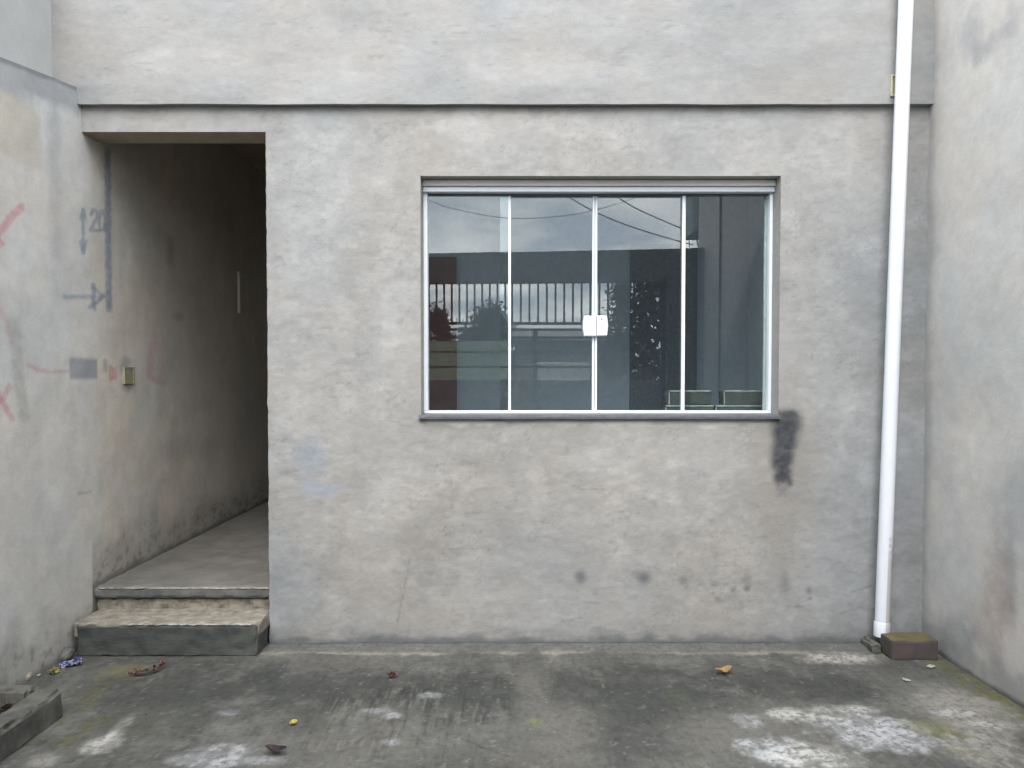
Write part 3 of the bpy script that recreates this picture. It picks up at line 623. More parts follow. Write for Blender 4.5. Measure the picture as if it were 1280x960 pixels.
def left_col(Y, T):
    Z = lz_of(Y, T); u, v = Y * 215, -Z * 215
    c = np.tile(np.array([0.472, 0.462, 0.440]), Y.shape + (1,))
    c = mixc(c, (0.50, 0.465, 0.41), .9 * sm(-.05, .25, Y + (fbm(u / 30, v / 40, 205, 4) - .5) * .2))  # warmer inside the passage: bounce light put into the wall colour
    tone = 1 + 0.16 * (fbm(u / 120, v / 120, 201, 5) - .5) + 0.12 * (fbm(u / 40, v / 40, 211, 5) - .5) + 0.10 * (fbm(u / 14, v / 70, 213, 4) - .5) + 0.07 * (fbm(u / 6, v / 6, 214, 3) - .5)
    c = c * tone[..., None]
    t = (fbm(u / 80, v / 90, 221, 4) - .5) * 0.16; c = c * np.stack([1 - t, 1 - .2 * t, 1 + .5 * t], -1)
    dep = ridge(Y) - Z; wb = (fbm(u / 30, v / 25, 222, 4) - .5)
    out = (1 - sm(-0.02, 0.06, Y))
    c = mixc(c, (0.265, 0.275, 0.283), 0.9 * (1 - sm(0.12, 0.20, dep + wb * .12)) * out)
    yl = rect(Y, Z, wpt(-30, 150)[0], wpt(50, 150)[0], wpt(20, 200)[1], wpt(20, 122)[1], 0.04)
    c = mixc(c, (0.385, 0.355, 0.295), 0.65 * np.clip(yl + wb * .3 * yl, 0, 1))
    c = mixc(c, (0.27, 0.28, 0.295), 0.4 * rect(Y, Z, wpt(60, 150)[0], wpt(76, 150)[0], 2.2, 3.2, .05))
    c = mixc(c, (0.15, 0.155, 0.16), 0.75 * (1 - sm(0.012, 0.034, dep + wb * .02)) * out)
    # grey rectangle of fresh mortar
    a, b = wpt(87, 447), wpt(122, 474); c = mixc(c, (0.22, 0.235, 0.255), 0.8 * rect(Y, Z, a[0], b[0], b[1], a[1], 0.014))
    for pts, wpx, soft, col, k in LW:
        q = [wpt(*p) for p in pts]; ym = sum(p[0] for p in q) / len(q); d = ym - CAM.y
        sy, sz = d * d / (-XL * F_PX), d / F_PX
        dd = polyd(Y / sy, Z / sz, [(a / sy, b / sz) for a, b in q]) + (fbm(u / 5, v / 5, 231, 3) - .5) * wpx * .8
        brk = .74 + .26 * sm(.32, .6, fbm(u / 5, v / 5, 232, 4, .6)); c = mixc(c, col, k * .92 * brk * (1 - sm(wpx * (.75 - soft * .6), wpx * (1.15 + soft), dd)))
    # damp foot
    low = 1 - sm(0.05, 0.40, Z - np.where(Y > 0.05, LAND_Z, 0.0) + wb * .25)
    c = mixc(c, (0.21, 0.205, 0.19), 0.55 * low)
    low2 = 1 - sm(0.0, 0.06, Z - np.where(Y > 0.05, LAND_Z, 0.0) + wb * .05)
    c = mixc(c, (0.085, 0.086, 0.086), 0.8 * low2)
    chip = sm(.56, .63, fbm(u / 9, v / 9, 251, 5, .62)) * (1 - sm(.04, .30, Z - np.where(Y > 0.05, LAND_Z, 0.0) + wb * .3)); c = mixc(c, (0.15, 0.145, 0.135), .6 * chip)
    return c
def left_pos(Y, T):
    Z = lz_of(Y, T); return np.stack([Y * 0 + XL + (fbm(Y * 3, Z * 3, 241, 3) - .5) * 0.014, Y, Z - 0.02 * (T == 0)], -1)
lwall = thing('boundary_wall', 'tall left side wall with red and blue spray marks running into the passage', 'wall', (XL, -2, 0))
A = lines((-5.3, -1.35, 0.08), (-1.35, -0.02, 0.009), (-0.02, 1.2, 0.012), (1.2, 7.0, 0.05)); B = lines((0, 1, 0.0032))
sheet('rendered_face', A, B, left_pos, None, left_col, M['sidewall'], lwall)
rz = lambda y: float(ridge(np.array(y)))
for ya, yb in ((-5.3, -1.517), (-1.516, -.03)):
    v8, f8 = hexa([(XL - .14, ya, -.1), (XL - .012, ya, -.1), (XL - .012, yb, -.1), (XL - .14, yb, -.1), (XL - .14, ya, rz(ya) - .008), (XL - .008, ya, rz(ya) - .006), (XL - .008, yb, rz(yb) - .006), (XL - .14, yb, rz(yb) - .008)])
    mesh('wall_core', v8, f8, M['block_wall'], lwall)
box('passage_core', XL - .14, XL - .012, -.028, 7.1, -.1, CEIL - .002, M['block_wall'], lwall)

# neighbour's smooth wall above the ridge
nb = box('neighbour_wall', XL - .40, XL - .142, -6.5, -0.0345, -.1, 3.9, plaster_mat('neighbour_render', (8, 8, 8), 60, .1, .035, pits=False, albedo_attr=False, colour=(0.33, 0.333, 0.33)), None)
tag(nb, 'smooth pale neighbouring wall rising behind the left side wall', 'wall')

# ------------------------------------------------------------------ right boundary wall
def right_col(Y, Z):
    u, v = Y * 215, -Z * 215
    c = np.tile(np.array([0.455, 0.441, 0.416]), Y.shape + (1,))
    tone = 1 + 0.13 * (fbm(u / 120, v / 120, 301, 5) - .5) + 0.10 * (fbm(u / 36, v / 50, 311, 5) - .5) + 0.07 * (fbm(u / 7, v / 7, 314, 3) - .5)
    c = c * tone[..., None]
    t = (fbm(u / 80, v / 90, 321, 4) - .5) * 0.14; c = c * np.stack([1 - t, 1 - .2 * t, 1 + .5 * t], -1)
    def b(px, py, rx, ry, col, k, s=.7):
        p = Px(px, py, XR); d = p.y - CAM.y
        nonlocal c
        wb = (fbm(u / 16, v / 16, 331 + int(px), 4) - .5) * 1.5
        c = mixc(c, col, k * blob(Y, Z, p.y, p.z, rx * d * d / (XR * F_PX), ry * d / F_PX, s, wb))
    b(1250, 735, 16, 60, (0.288, 0.232, 0.2), .55); b(1232, 790, 20, 50, (0.304, 0.248, 0.216), .45); b(1262, 715, 8, 50, (0.216, 0.208, 0.208), .45)
    b(1215, 40, 12, 22, (0.224, 0.224, 0.24), .4); b(1235, 60, 20, 14, (0.24, 0.24, 0.256), .45); b(1262, 30, 12, 25, (0.24, 0.24, 0.256), .4); b(1182, 60, 9, 30, (0.264, 0.264, 0.272), .3)
    b(1270, 640, 30, 60, (0.272, 0.288, 0.296), .5); b(1185, 480, 14, 90, (0.288, 0.296, 0.304), .3)
    b(1195, 800, 26, 30, (0.24, 0.25, 0.25), .6)
    wb = (fbm(u / 25, v / 20, 341, 4) - .5)
    c = mixc(c, (0.22, 0.225, 0.22), 0.75 * (1 - sm(0.0, 0.26, Z + wb * .22)))
    c = mixc(c, (0.06, 0.062, 0.06), 0.8 * (1 - sm(0.0, 0.03, Z + wb * .03)))
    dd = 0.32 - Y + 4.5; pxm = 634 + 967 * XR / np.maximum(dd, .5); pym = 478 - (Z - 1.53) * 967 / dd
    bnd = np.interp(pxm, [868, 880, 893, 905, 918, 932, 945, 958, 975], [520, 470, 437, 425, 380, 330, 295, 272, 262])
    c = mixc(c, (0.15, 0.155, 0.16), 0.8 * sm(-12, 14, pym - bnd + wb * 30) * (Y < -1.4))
    c = mixc(c, (0.25, 0.257, 0.26), 0.6 * sm(-0.10, 0.0, Y + wb * .08))
    return c
def flare(Y): return XR + np.where(Y < -1.3, (-1.3 - Y) * 0.015, 0)
rwall = thing('boundary_wall', 'tall pale right side wall beside the white drain pipe', 'wall', (XR, -2, 0))
A = lines((-5.3, -1.35, 0.08), (-1.35, 0.1, 0.009)); B = lines((-0.02, 3.9, 0.010), (3.9, 4.2, 0.1))
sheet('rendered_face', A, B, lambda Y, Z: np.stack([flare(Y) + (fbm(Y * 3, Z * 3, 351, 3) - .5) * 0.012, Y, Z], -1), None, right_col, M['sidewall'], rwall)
v8, f8 = hexa([(XR + .08, -5.3, -.1), (XR + .3, -5.3, -.1), (XR + .3, -.02, -.1), (XR + .012, -.02, -.1), (XR + .08, -5.3, 4.195), (XR + .3, -5.3, 4.195), (XR + .3, -.02, 4.195), (XR + .012, -.02, 4.195)])
mesh('wall_core', v8, f8, M['block_wall'], rwall)
box('joint_strip', XR + .02, XR + .036, -4.19, -4.16, 0.0, 4.19, M['gate'], rwall)

# ------------------------------------------------------------------ yard floor
def ground_col(X, Y):
    u, v = X * 215, Y * 215
    c = np.tile(np.array([0.076, 0.075, 0.069]), X.shape + (1,))
    w1 = (fbm(u / 30, v / 30, 401, 5, .6) - .5); w2 = (fbm(u / 70, v / 50, 402, 5, .55) - .5)
    br = fbm(u / 3.2, v / 60, 403, 3) - .5; fine = fbm(u / 6, v / 9, 404, 4, .65) - .5
    tone = 1 + 0.9 * w2 + 0.8 * w1 + 0.22 * br + 0.32 * fine
    c = c * np.clip(tone, .35, 2)[..., None]
    brk = fbm(u / 11, v / 16, 451, 5, .65); brk2 = fbm(u / 9, v / 12, 452, 5, .65)
    def b(px, py, rx, ry, col, k, s=.6, wk=1.6):
        nonlocal c
        p = Pz(px, py); d = p.y - CAM.y
        m = k * blob(X, Y, p.x, p.y, rx * d / F_PX, ry * d * d / (CAM.z * F_PX), s, w1 * wk + fine * wk * .5)
        if col[0] > .25: m = m * (.35 + .65 * sm(.38, .56, brk))
        elif abs(col[0] - .085) < .001: m = m * sm(.36, .62, brk2)
        c = mixc(c, col, np.clip(m, 0, 1))
    DK, PL, WH, MO = (0.040, 0.042, 0.039), (0.115, 0.110, 0.098), (0.31, 0.315, 0.32), (0.085, 0.085, 0.035)
    strip = sm(-0.17, -0.10, Y + w1 * .06)
    c = mixc(c, (0.10, 0.10, 0.095), .6 * strip)
    ln = np.exp(-((Y + 0.145 + w2 * .09 + w1 * .05) / (0.016 + .02 * np.abs(w1) * 4)) ** 2); c = mixc(c, (0.25, 0.23, 0.19), np.clip(.6 * ln * (0.6 + 2.0 * w1), 0, 1))
    for a in ((420, 860, 160, 20, DK, .85), (570, 868, 90, 28, DK, .85), (790, 868, 140, 30, DK, .9), (970, 858, 130, 20, DK, .8), (790, 925, 70, 40, DK, .55), (230, 865, 100, 40, DK, .7), (170, 905, 60, 25, (0.07, 0.072, 0.06), .6), (1040, 870, 60, 14, DK, .5), (560, 930, 70, 20, (0.09, 0.09, 0.08), .5)): b(*a)
    for a in ((665, 850, 20, 14, PL, .6), (668, 880, 22, 22, PL, .45), (705, 905, 42, 26, PL, .7), (690, 945, 60, 20, PL, .55), (500, 895, 70, 16, PL, .35), (430, 935, 100, 22, PL, .35), (900, 920, 60, 25, PL, .5), (1000, 905, 120, 30, PL, .6), (1200, 885, 60, 30, (0.25, 0.235, 0.21), .7), (1230, 935, 50, 25, (0.28, 0.265, 0.235), .7), (1050, 822, 50, 6, (0.38, 0.36, 0.32), .7), (860, 955, 60, 15, PL, .4), (350, 818, 30, 5, PL, .4), (420, 824, 60, 5, PL, .4)): b(*a)
    for a in ((1075, 908, 62, 15, WH, .95, .35), (1120, 925, 70, 14, WH, .8, .4), (968, 936, 34, 16, WH, .95, .35), (1020, 945, 45, 14, (0.42, 0.415, 0.39), .8), (933, 900, 14, 8, WH, .7), (1005, 893, 45, 8, (0.4, 0.4, 0.37), .7), (1070, 885, 26, 5, (0.4, 0.4, 0.38), .6), (290, 935, 32, 8, WH, .75), (262, 952, 26, 10, WH, .7), (235, 948, 20, 7, WH, .6), (320, 950, 40, 6, WH, .5), (150, 908, 8, 14, (.36, .35, .33), .7), (125, 930, 20, 10, (.36, .35, .33), .7), (285, 890, 12, 4, WH, .5), (489, 893, 10, 3, WH, .7), (540, 868, 12, 4, WH, .5), (490, 926, 10, 4, WH, .7), (470, 887, 16, 3, WH, .4), (55, 950, 20, 10, (.25, .24, .22), .6), (1190, 890, 30, 4, (.42, .42, .41), .5), (1230, 905, 34, 4, (.4, .4, .39), .5)): b(*a)
    # moss
    for a in ((95, 885, 14, 26, MO, .8), (100, 915, 14, 20, MO, .6), (135, 850, 20, 10, MO, .5), (670, 902, 11, 6, (0.12, 0.14, 0.05), .7), (845, 870, 14, 12, (0.055, 0.065, 0.045), .45), (1195, 925, 26, 16, MO, .8), (1160, 905, 30, 8, (0.11, 0.11, 0.05), .5), (150, 838, 30, 8, (.15, .14, .07), .5)): b(*a)
    c = mixc(c, (0.10, 0.098, 0.040), np.clip(.9 * sm(.34, .58, brk2) * sm(XR - 0.16, XR - 0.08, X + w1 * .13) * (1 - sm(-0.35, -0.2, Y)), 0, 1))
    # fine broom grooves, pale dust between
    grv = sm(.60, .72, fbm(u / 2.6, v / 45, 421, 3)) * blob(X, Y, Pz(500, 895).x, Pz(500, 895).y, .45, .35, .7, w1)
    c = c * (1 - .36 * grv[..., None]); gl = sm(.58, .70, fbm(u / 2.4 + 40, v / 30, 422, 3)) * blob(X, Y, Pz(505, 900).x, Pz(505, 900).y, .42, .32, .7, w1); c = mixc(c, (0.15, 0.146, 0.13), .45 * gl)
    spots = sm(.745, .80, fbm(u / 5, v / 6, 431, 3)); c = mixc(c, (0.28, 0.28, 0.26), .22 * spots)
    # crack
    q = [Pz(575, 922), Pz(600, 932), Pz(635, 944)]
    c = mixc(c, (0.04, 0.04, 0.04), .7 * (1 - sm(.002, .008, polyd(X, Y, [(p.x, p.y) for p in q]) + fine * .004)))
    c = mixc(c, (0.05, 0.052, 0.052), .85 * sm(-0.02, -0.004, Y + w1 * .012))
    return c
A = lines((XL - .1, XR + .1, 0.011)); B = lines((-5.4, -1.75, 0.1), (-1.75, 0.02, 0.009), (0.02, 0.4, .1))
def gpos(X, Y):
    z = (fbm(X * 5, Y * 5, 441, 4) - .5) * 0.010 + (fbm(X * 40, Y * 25, 442, 3) - .5) * 0.002 - 0.004
    z = z + 0.010 * sm(-0.13, -0.02, Y) * sm(-1.35, -0.7, X)
    return np.stack([X, Y, z], -1)
yf_ = sheet('yard_floor', A, B, gpos, None, ground_col, M['ground'])
yf_['kind'] = 'structure'
gs = box('ground', -200, 200, -250, 150, -0.6, -0.15, M['paving'], None); gs['kind'] = 'structure'

# ------------------------------------------------------------------ planter kerb at the lower left
kz = 0.125
k0 = Pz(80, 893, 0.0); kx = k0.x; ky = k0.y
pl = thing('planter', 'low broken concrete planter edge full of dry leaves at the left wall', 'planter', (kx, ky, 0))
rough_box('kerb', kx - 0.12, kx, -2.6, ky, -0.02, kz, 0.02, 0.006, M['kerb'], pl, 12, 0.03, seed=21)
rough_box('kerb', XL + 0.0, kx - 0.121, ky - 0.075, ky - 0.005, -0.02, kz + 0.02, 0.016, 0.007, M['kerb'], pl, 14, 0.035, seed=22)
bm = bmesh.new(); nxs, nys = 14, 40
vs = [[bm.verts.new((XL + (kx - .115 - XL) * i / nxs, -2.6 + (ky - .07 + 2.6) * j / nys, 0.05 + .03 * mnoise.noise(Vector((i * .4, j * .4, 2))))) for j in range(nys + 1)] for i in range(nxs + 1)]
for i in range(nxs):
    for j in range(nys): bm.faces.new((vs[i][j], vs[i + 1][j], vs[i + 1][j + 1], vs[i][j + 1]))
me = bpy.data.meshes.new('soil'); bm.to_mesh(me); bm.free(); finish('soil', me, M['soil'], pl)

def leaf_mesh(name, L, W, curl, mat, seed=0, twist=0.3, n=7):
    rnd = random.Random(seed); bm = bmesh.new(); rows = []
    for i in range(n + 1):
        t = i / n; w = W * math.sin(math.pi * min(1, t * .92 + .04)) ** .8 * .5; a = curl * (t - .5)
        z = abs(a) * L * .35 + 0.004 + rnd.uniform(-.0015, .0015) * L * 10
        rows.append([bm.verts.new(((t - .5) * L, s * w * math.cos(twist * s * t), z + abs(s) * w * .5 * (1 + twist * s * t * 2))) for s in (-1, -.5, 0, .5, 1)])
    for a, b in zip(rows, rows[1:]):
        for k in range(4): bm.faces.new((a[k], a[k + 1], b[k + 1], b[k]))
    bmesh.ops.solidify(bm, geom=bm.faces[:], thickness=0.0008)
    me = bpy.data.meshes.new(name); bm.to_mesh(me); bm.free(); me.materials.append(mat); return me
LM = {'tan': simple_mat('tan_leaf', (0.42, 0.27, 0.12), .7, 0, .25, 60), 'yellow': simple_mat('yellow_leaf', (0.50, 0.42, 0.06), .6, 0, .2, 60), 'red': two_tone('red_brown_leaf', (0.10, 0.03, 0.025), (0.38, 0.20, 0.15), 40, .4, .6), 'dark': simple_mat('dark_leaf', (0.05, 0.03, 0.035), .7, 0, .3, 60), 'brown': two_tone('dry_leaf', (0.06, 0.045, 0.035), (0.2, 0.15, 0.11), 30, .35, .65)}
def leaf_thing(px, py, L, W, mat, label, rz, curl=1.0, z=0.002, seed=0):
    p = Pz(px, py, z); o = bpy.data.objects.new('fallen_leaf', leaf_mesh('fallen_leaf', L, W, curl, LM[mat], seed)); link(o)
    o.location = p; o.rotation_euler = (random.uniform(-.15, .15), random.uniform(-.1, .1), rz); tag(o, label, 'leaf'); return o
leaf_thing(905, 842, .095, .05, 'tan', 'curled tan dry leaf on the concrete below the window', .25, 1.6, seed=1)
leaf_thing(367, 905, .04, .028, 'yellow', 'tiny yellow leaf on the dark concrete in front of the steps', .9, .8, seed=2)
leaf_thing(345, 941, .10, .045, 'dark', 'dark shrivelled leaf near the bottom edge of the yard', -.3, 1.2, seed=3)
t = thing('fallen_leaf', 'small crumpled red brown leaf on the concrete left of the window', 'leaf', Pz(490, 846, .002))
for k in range(4):
    o = bpy.data.objects.new('leaf_lobe', leaf_mesh('leaf_lobe', .045, .022, 1.8, LM['red'], 20 + k)); link(o, t); o.rotation_euler = (random.uniform(-.5, .5), random.uniform(-.6, .2), k * 1.7); o.location = (random.uniform(-.012, .012), random.uniform(-.012, .012), .006)
t = thing('dry_twig', 'dry red brown twig of withered leaves in front of the step', 'twig', Pz(182, 837, .002))
tp = [Pz(161, 841, .012), Pz(172, 842, .014), Pz(186, 840, .016), Pz(196, 835, .02), Pz(206, 829, .022)]
tp = [p - Vector(t.location) for p in tp]
o = MB().tube(tp, [.006, .005, .005, .007, .003], 7).build('stalk', LM['dark'], None); o.parent = t
for k in range(9):
    q = tp[k % 5].lerp(tp[min(4, k % 5 + 1)], random.random())
    o = bpy.data.objects.new('withered_leaf', leaf_mesh('withered_leaf', random.uniform(.03, .05), .018, 2.2, LM['red'], 40 + k)); link(o, t); o.location = q; o.rotation_euler = (random.uniform(-.9, .9), random.uniform(-.6, .6), random.uniform(0, 6.3))
# leaves in the planter (too tangled to count)
bm = bmesh.new()
for k in range(120):
    lm = leaf_mesh('l', random.uniform(.04, .08), random.uniform(.015, .035), 1.5, LM['brown'], 60 + k); b2 = bmesh.new(); b2.from_mesh(lm)
    bmesh.ops.transform(b2, verts=b2.verts[:], matrix=Matrix.Translation((random.uniform(XL + .02, kx - .14), random.uniform(ky - .75, ky - .1), .075 + random.random() * .02)) @ Matrix.Rotation(random.uniform(0, 6.3), 4, 'Z') @ Matrix.Rotation(random.uniform(-.6, .6), 4, 'X'))
    b2.to_mesh(lm); b2.free(); bm.from_mesh(lm); bpy.data.meshes.remove(lm)
me = bpy.data.meshes.new('leaf_litter'); bm.to_mesh(me); bm.free(); o = finish('leaf_litter', me, LM['brown']); o['kind'] = 'stuff'; tag(o, 'brown leaf litter lying in the planter at the left wall', 'leaves')
# crumpled packet, yellow scrap, white flecks
def packet_mat():
    m, tt, b = mat_new('printed_foil'); v = obj_vec(tt, (1, 1, 1)); wv = nd(tt, 'ShaderNodeTexNoise', Scale=45.0, Detail=3.0); tt.links.new(v, wv.inputs['Vector'])
    tt.links.new(ramp(tt, wv.outputs[0], [(.40, (.05, .07, .28)), (.50, (.09, .13, .38)), (.54, (.45, .47, .52)), (.62, (.45, .47, .52)), (.66, (.30, .10, .14))]), b.inputs['Base Color']); b.inputs['Roughness'].default_value = .35; return m
def crumple(name, w, d, h, mat, seed, n=9):
    bm = bmesh.new(); vs = [[bm.verts.new(((i / n - .5) * w + mnoise.noise(Vector((i * .7, j * .7, seed))) * w * .06, (j / n - .5) * d, .004 + h * abs(mnoise.noise(Vector((i * .45, j * .45, seed + 3)))) * 1.6)) for j in range(n + 1)] for i in range(n + 1)]
    for i in range(n):
        for j in range(n): bm.faces.new((vs[i][j], vs[i + 1][j], vs[i + 1][j + 1], vs[i][j + 1]))
    bmesh.ops.solidify(bm, geom=bm.faces[:], thickness=.001)
    me = bpy.data.meshes.new(name); bm.to_mesh(me); bm.free(); me.materials.append(mat); return me
pm_ = packet_mat()
o = bpy.data.objects.new('crumpled_packet', crumple('crumpled_packet', .105, .075, .03, pm_, 3)); link(o); o.location = Pz(89, 831, .0); o.rotation_euler = (R(12), R(-6), R(28)); tag(o, 'crumpled blue and white packet lying beside the lower step', 'litter')
o = bpy.data.objects.new('plastic_scrap', crumple('plastic_scrap', .05, .045, .03, two_tone('yellow_blue_film', (.04, .05, .16), (.50, .45, .06), 26, .42, .55, .4, .1), 9)); link(o); o.location = Pz(67, 841, .0); o.rotation_euler = (R(10), 0, R(70)); tag(o, 'small yellow and blue plastic scrap near the planter', 'litter')
for (px, py, s, lab) in ((1133, 851, .035, 'white paint flake on the concrete below the brick'), (1163, 834, .045, 'pale mortar flake beside the right wall foot'), (48, 845, .02, 'small white crumb near the planter corner')):
    o = bpy.data.objects.new('flake', crumple('flake', s, s * .7, .008, M['fillet'], px)); link(o); o.location = Pz(px, py, 0); o.rotation_euler = (0, 0, px); tag(o, lab, 'debris')
# broken mortar lumps between step and wall
for i, (px, py, s, lab) in enumerate(((86, 800, .07, 'rounded mortar lump between step and left wall'), (78, 818, .05, 'small mortar lump at the foot of the left wall'), (36, 848, .022, 'whitish rubble chip on the planter rim'))):
    z = 0.03 if i < 2 else kz
    p = Pz(px, py, z); bm = bmesh.new(); bmesh.ops.create_icosphere(bm, subdivisions=3, radius=s)
    for v in bm.verts: v.co *= 1 + .35 * mnoise.noise(v.co * (1.1 / s) + Vector((i, 0, 0))) + .12 * mnoise.noise(v.co * (4 / s))
    for v in bm.verts: v.co.x *= .6; v.co.z *= .8
    me = bpy.data.meshes.new('mortar_lump'); bm.to_mesh(me); bm.free(); o = finish('mortar_lump', me, M['nosing'] if i != 2 else M['broken']); o.location = (max(p.x, XL + .02), p.y, z if i < 2 else z + .01); tag(o, lab, 'rubble')

bm = bmesh.new(); rg = random.Random(5)
for k in range(120):
    q = rg.random()
    if q < .45: x, y = rg.uniform(-1.3, XR - .1), -abs(rg.gauss(0, .06)) - .015
    elif q < .7: x, y = XL + .05 + abs(rg.gauss(0, .16)), rg.uniform(-1.2, -.25)
    else: x, y = rg.uniform(-2.2, XR - .1), rg.uniform(-1.4, -.05)
    if x < STX_ + .02 and y > -.24: continue
    s_ = rg.uniform(.0018, .0048); b2 = bmesh.new(); bmesh.ops.create_icosphere(b2, subdivisions=1, radius=s_)
    for v in b2.verts: v.co *= rg.uniform(.7, 1.2); v.co.z *= .7; v.co += Vector((x, y, s_ * .4 + .004))
    me = bpy.data.meshes.new('t'); b2.to_mesh(me); b2.free(); bm.from_mesh(me); bpy.data.meshes.remove(me)
me = bpy.data.meshes.new('grit'); bm.to_mesh(me); bm.free(); o = finish('grit', me, M['kerb']); o['kind'] = 'stuff'; tag(o, 'loose grit and mortar crumbs scattered over the concrete yard', 'grit')

# ------------------------------------------------------------------ drain pipe, brick, boxes
pb = Py(1102, 795, -.105); pt = Py(1132.5, 0, -.105); dirp = (pt - pb).normalized()
pipe = thing('drain_pipe', 'white plastic drain pipe leaning slightly against the grey wall', 'pipe', pb)
r_ = 0.0395
o = MB().tube([pb + dirp * .06, pb + dirp * 1.5, pb + dirp * 3.0, pb + dirp * 5.6], r_, 28, False).build('pipe_tube', M['pipe'], pipe, True)
o = MB().tube([pb, pb + dirp * .004, pb + dirp * .080, pb + dirp * .086], [r_ + .003, r_ + .004, r_ + .004, r_ + .001], 28, False).build('pipe_socket', M['pipe'], pipe, True)
for z in (4.3,):
    q = pb + dirp * z; MB().tube([q - dirp * .012, q + dirp * .012], r_ + .003, 24).build('pipe_clip', M['screw'], pipe, True)
b0 = Pz(1115, 825, 0.0); b1 = Pz(1173, 825, 0.0)
o = rough_box('brick', b0.x, b1.x, b0.y, b0.y + .15, -.004, .108, .014, .0025, M['brick'], None, 18, .006, seed=31); tag(o, 'mossy brown brick on the ground between pipe and right wall', 'brick')
o = rough_box('mortar_lump', b0.x - .055, b0.x - .004, b0.y + .10, -.006, -.01, .05, .012, .012, M['kerb'], None, 24, .02, seed=33); tag(o, 'dark mortar lump under the pipe end beside the brick', 'rubble')
# box on the upper wall
q0, q1 = Py(1112, 121, UY), Py(1130, 94, UY)
eb = thing('junction_box', 'cream electrical box set in the upper wall behind the pipe', 'electrical box', (q0.x, UY, q0.z))
mb = MB(); w_ = .011
mb.box(q0.x, q0.x + w_, UY - .014, UY + .02, q0.z, q1.z, .001); mb.box(q1.x - w_, q1.x, UY - .014, UY + .02, q0.z, q1.z, .001); mb.box(q0.x + w_, q1.x - w_, UY - .0135, UY + .02, q0.z, q0.z + w_, .001); mb.box(q0.x + w_, q1.x - w_, UY - .0135, UY + .02, q1.z - w_, q1.z, .001)
mb.build('rim', M['cream_box'], eb)
box('box_back', q0.x + w_, q1.x - w_, UY - .007, UY + .01, q0.z + w_, q1.z - w_, M['yellow_box'], eb)
# box in the left wall
a, b = wpt(154, 480), wpt(166, 459)
jb = thing('junction_box', 'yellow electrical box sunk in the left wall beside the red mark', 'electrical box', (XL, a[0], a[1]))
mb = MB(); X0, X1 = XL - .01, XL + .012; w_ = .012
mb.box(X0, X1, a[0], a[0] + w_, a[1], b[1]); mb.box(X0, X1, b[0] - w_, b[0], a[1], b[1]); mb.box(X0, X1 - .001, a[0] + w_, b[0] - w_, a[1], a[1] + w_); mb.box(X0, X1 - .001, a[0] + w_, b[0] - w_, b[1] - w_, b[1])
mb.build('rim', M['yellow_box'], jb)
box('box_back', XL - .006, XL + .008, a[0] + w_, b[0] - w_, a[1] + w_, b[1] - w_, M['yellow_box'], jb)
box('box_cavity_shade', XL - .005, XL + .0095, a[0] + w_, (a[0] + b[0]) / 2, a[1] + (b[1] - a[1]) * .55, b[1] - w_, M['dark'], jb)  # raised dark block: the shade of a hollow put into colour
a, b = wpt(297, 391), wpt(299, 340)
o = box('conduit_strip', XL, XL + .02, a[0], a[0] + .03, a[1], b[1], M['fillet'], None, .003); tag(o, 'short pale vertical strip on the dark passage wall', 'conduit')

# ================================================================== behind the viewer (what the window mirrors)
GD = 9.82; GY = Pr(700, 400, GD).y
gate = thing('driveway_gate', 'dark barred steel driveway gate with solid grey lower sheets mirrored in the window', 'gate', (0, GY, 0))
zt, zb = Pr(700, 350, GD).z + .04, Pr(700, 404, GD).z
gx_l, gx_r = -2.5, Pr(829, 400, GD).x
split = Pr(650, 400, GD).x - .14
bar = MB().box(-.012, .012, -.012, .012, 0, zt - zb).build('bar', M['gate'], gate)
bar.matrix_parent_inverse = Matrix(); xs = list(np.arange(gx_l + .08, split, .096)) + list(np.arange(split + .04, gx_r, .110))
for i, x in enumerate(xs):
    o = bar if i == 0 else bar.copy()
    if i: link(o, gate)
    o.location = (x, 0, zb)
for (za, zc, nm) in ((Pr(700, 406, GD).z, Pr(700, 402.5, GD).z, 'rail'), (Pr(700, 413.5, GD).z, Pr(700, 410.5, GD).z, 'rail'), (Pr(700, 423.5, GD).z, Pr(700, 420.5, GD).z, 'rail'), (Pr(700, 441, GD).z, Pr(700, 439, GD).z, 'rail'), (Pr(700, 460, GD).z, Pr(700, 457.5, GD).z, 'rail')):
    box(nm, gx_l, gx_r, GY - .02, GY + .02, za, zc, M['gate'], gate)
zs = Pr(700, 475, GD).z
box('lower_sheet', gx_l, gx_r - .02, GY - .012, GY + .012, .06, zs, M['gate_sheet'], gate)
for px in (669, 829):
    x = Pr(px, 400, GD).x; box('post', x - .03, x + .03, GY - .03, GY + .03, 0, zt if px > 800 else Pr(700, 413, GD).z, M['gate'], gate)
box('post', gx_l, gx_l + .06, GY - .03, GY + .03, 0, zt, M['gate'], gate)
lz = [Pr(535, 316.5, GD).z, Pr(880, 310, GD).z, Pr(535, 353, GD).z, Pr(880, 350.5, GD).z]; x0, x1 = -2.9, XR + .12
k = (x1 - x0) / (Pr(880, 310, GD).x - Pr(535, 310, GD).x)
v8, f8 = hexa([(x0, GY - .16, lz[2] - .03), (x1, GY - .16, lz[3]), (x1, GY + .02, lz[3]), (x0, GY + .02, lz[2] - .03), (x0, GY - .16, lz[0] - .05), (x1, GY - .16, lz[1]), (x1, GY + .02, lz[1]), (x0, GY + .02, lz[0] - .05)])
o = mesh('gate_lintel', v8, f8, M['lintel']); tag(o, 'dark weathered concrete lintel above the driveway gate', 'lintel')
o = box('gate_pier', Pr(834, 400, GD).x, XR + .12, GY - .15, GY + .03, 0, lz[3] - .003, M['house_wall']); tag(o, 'grey rendered pier at the right end of the driveway gate', 'pier')
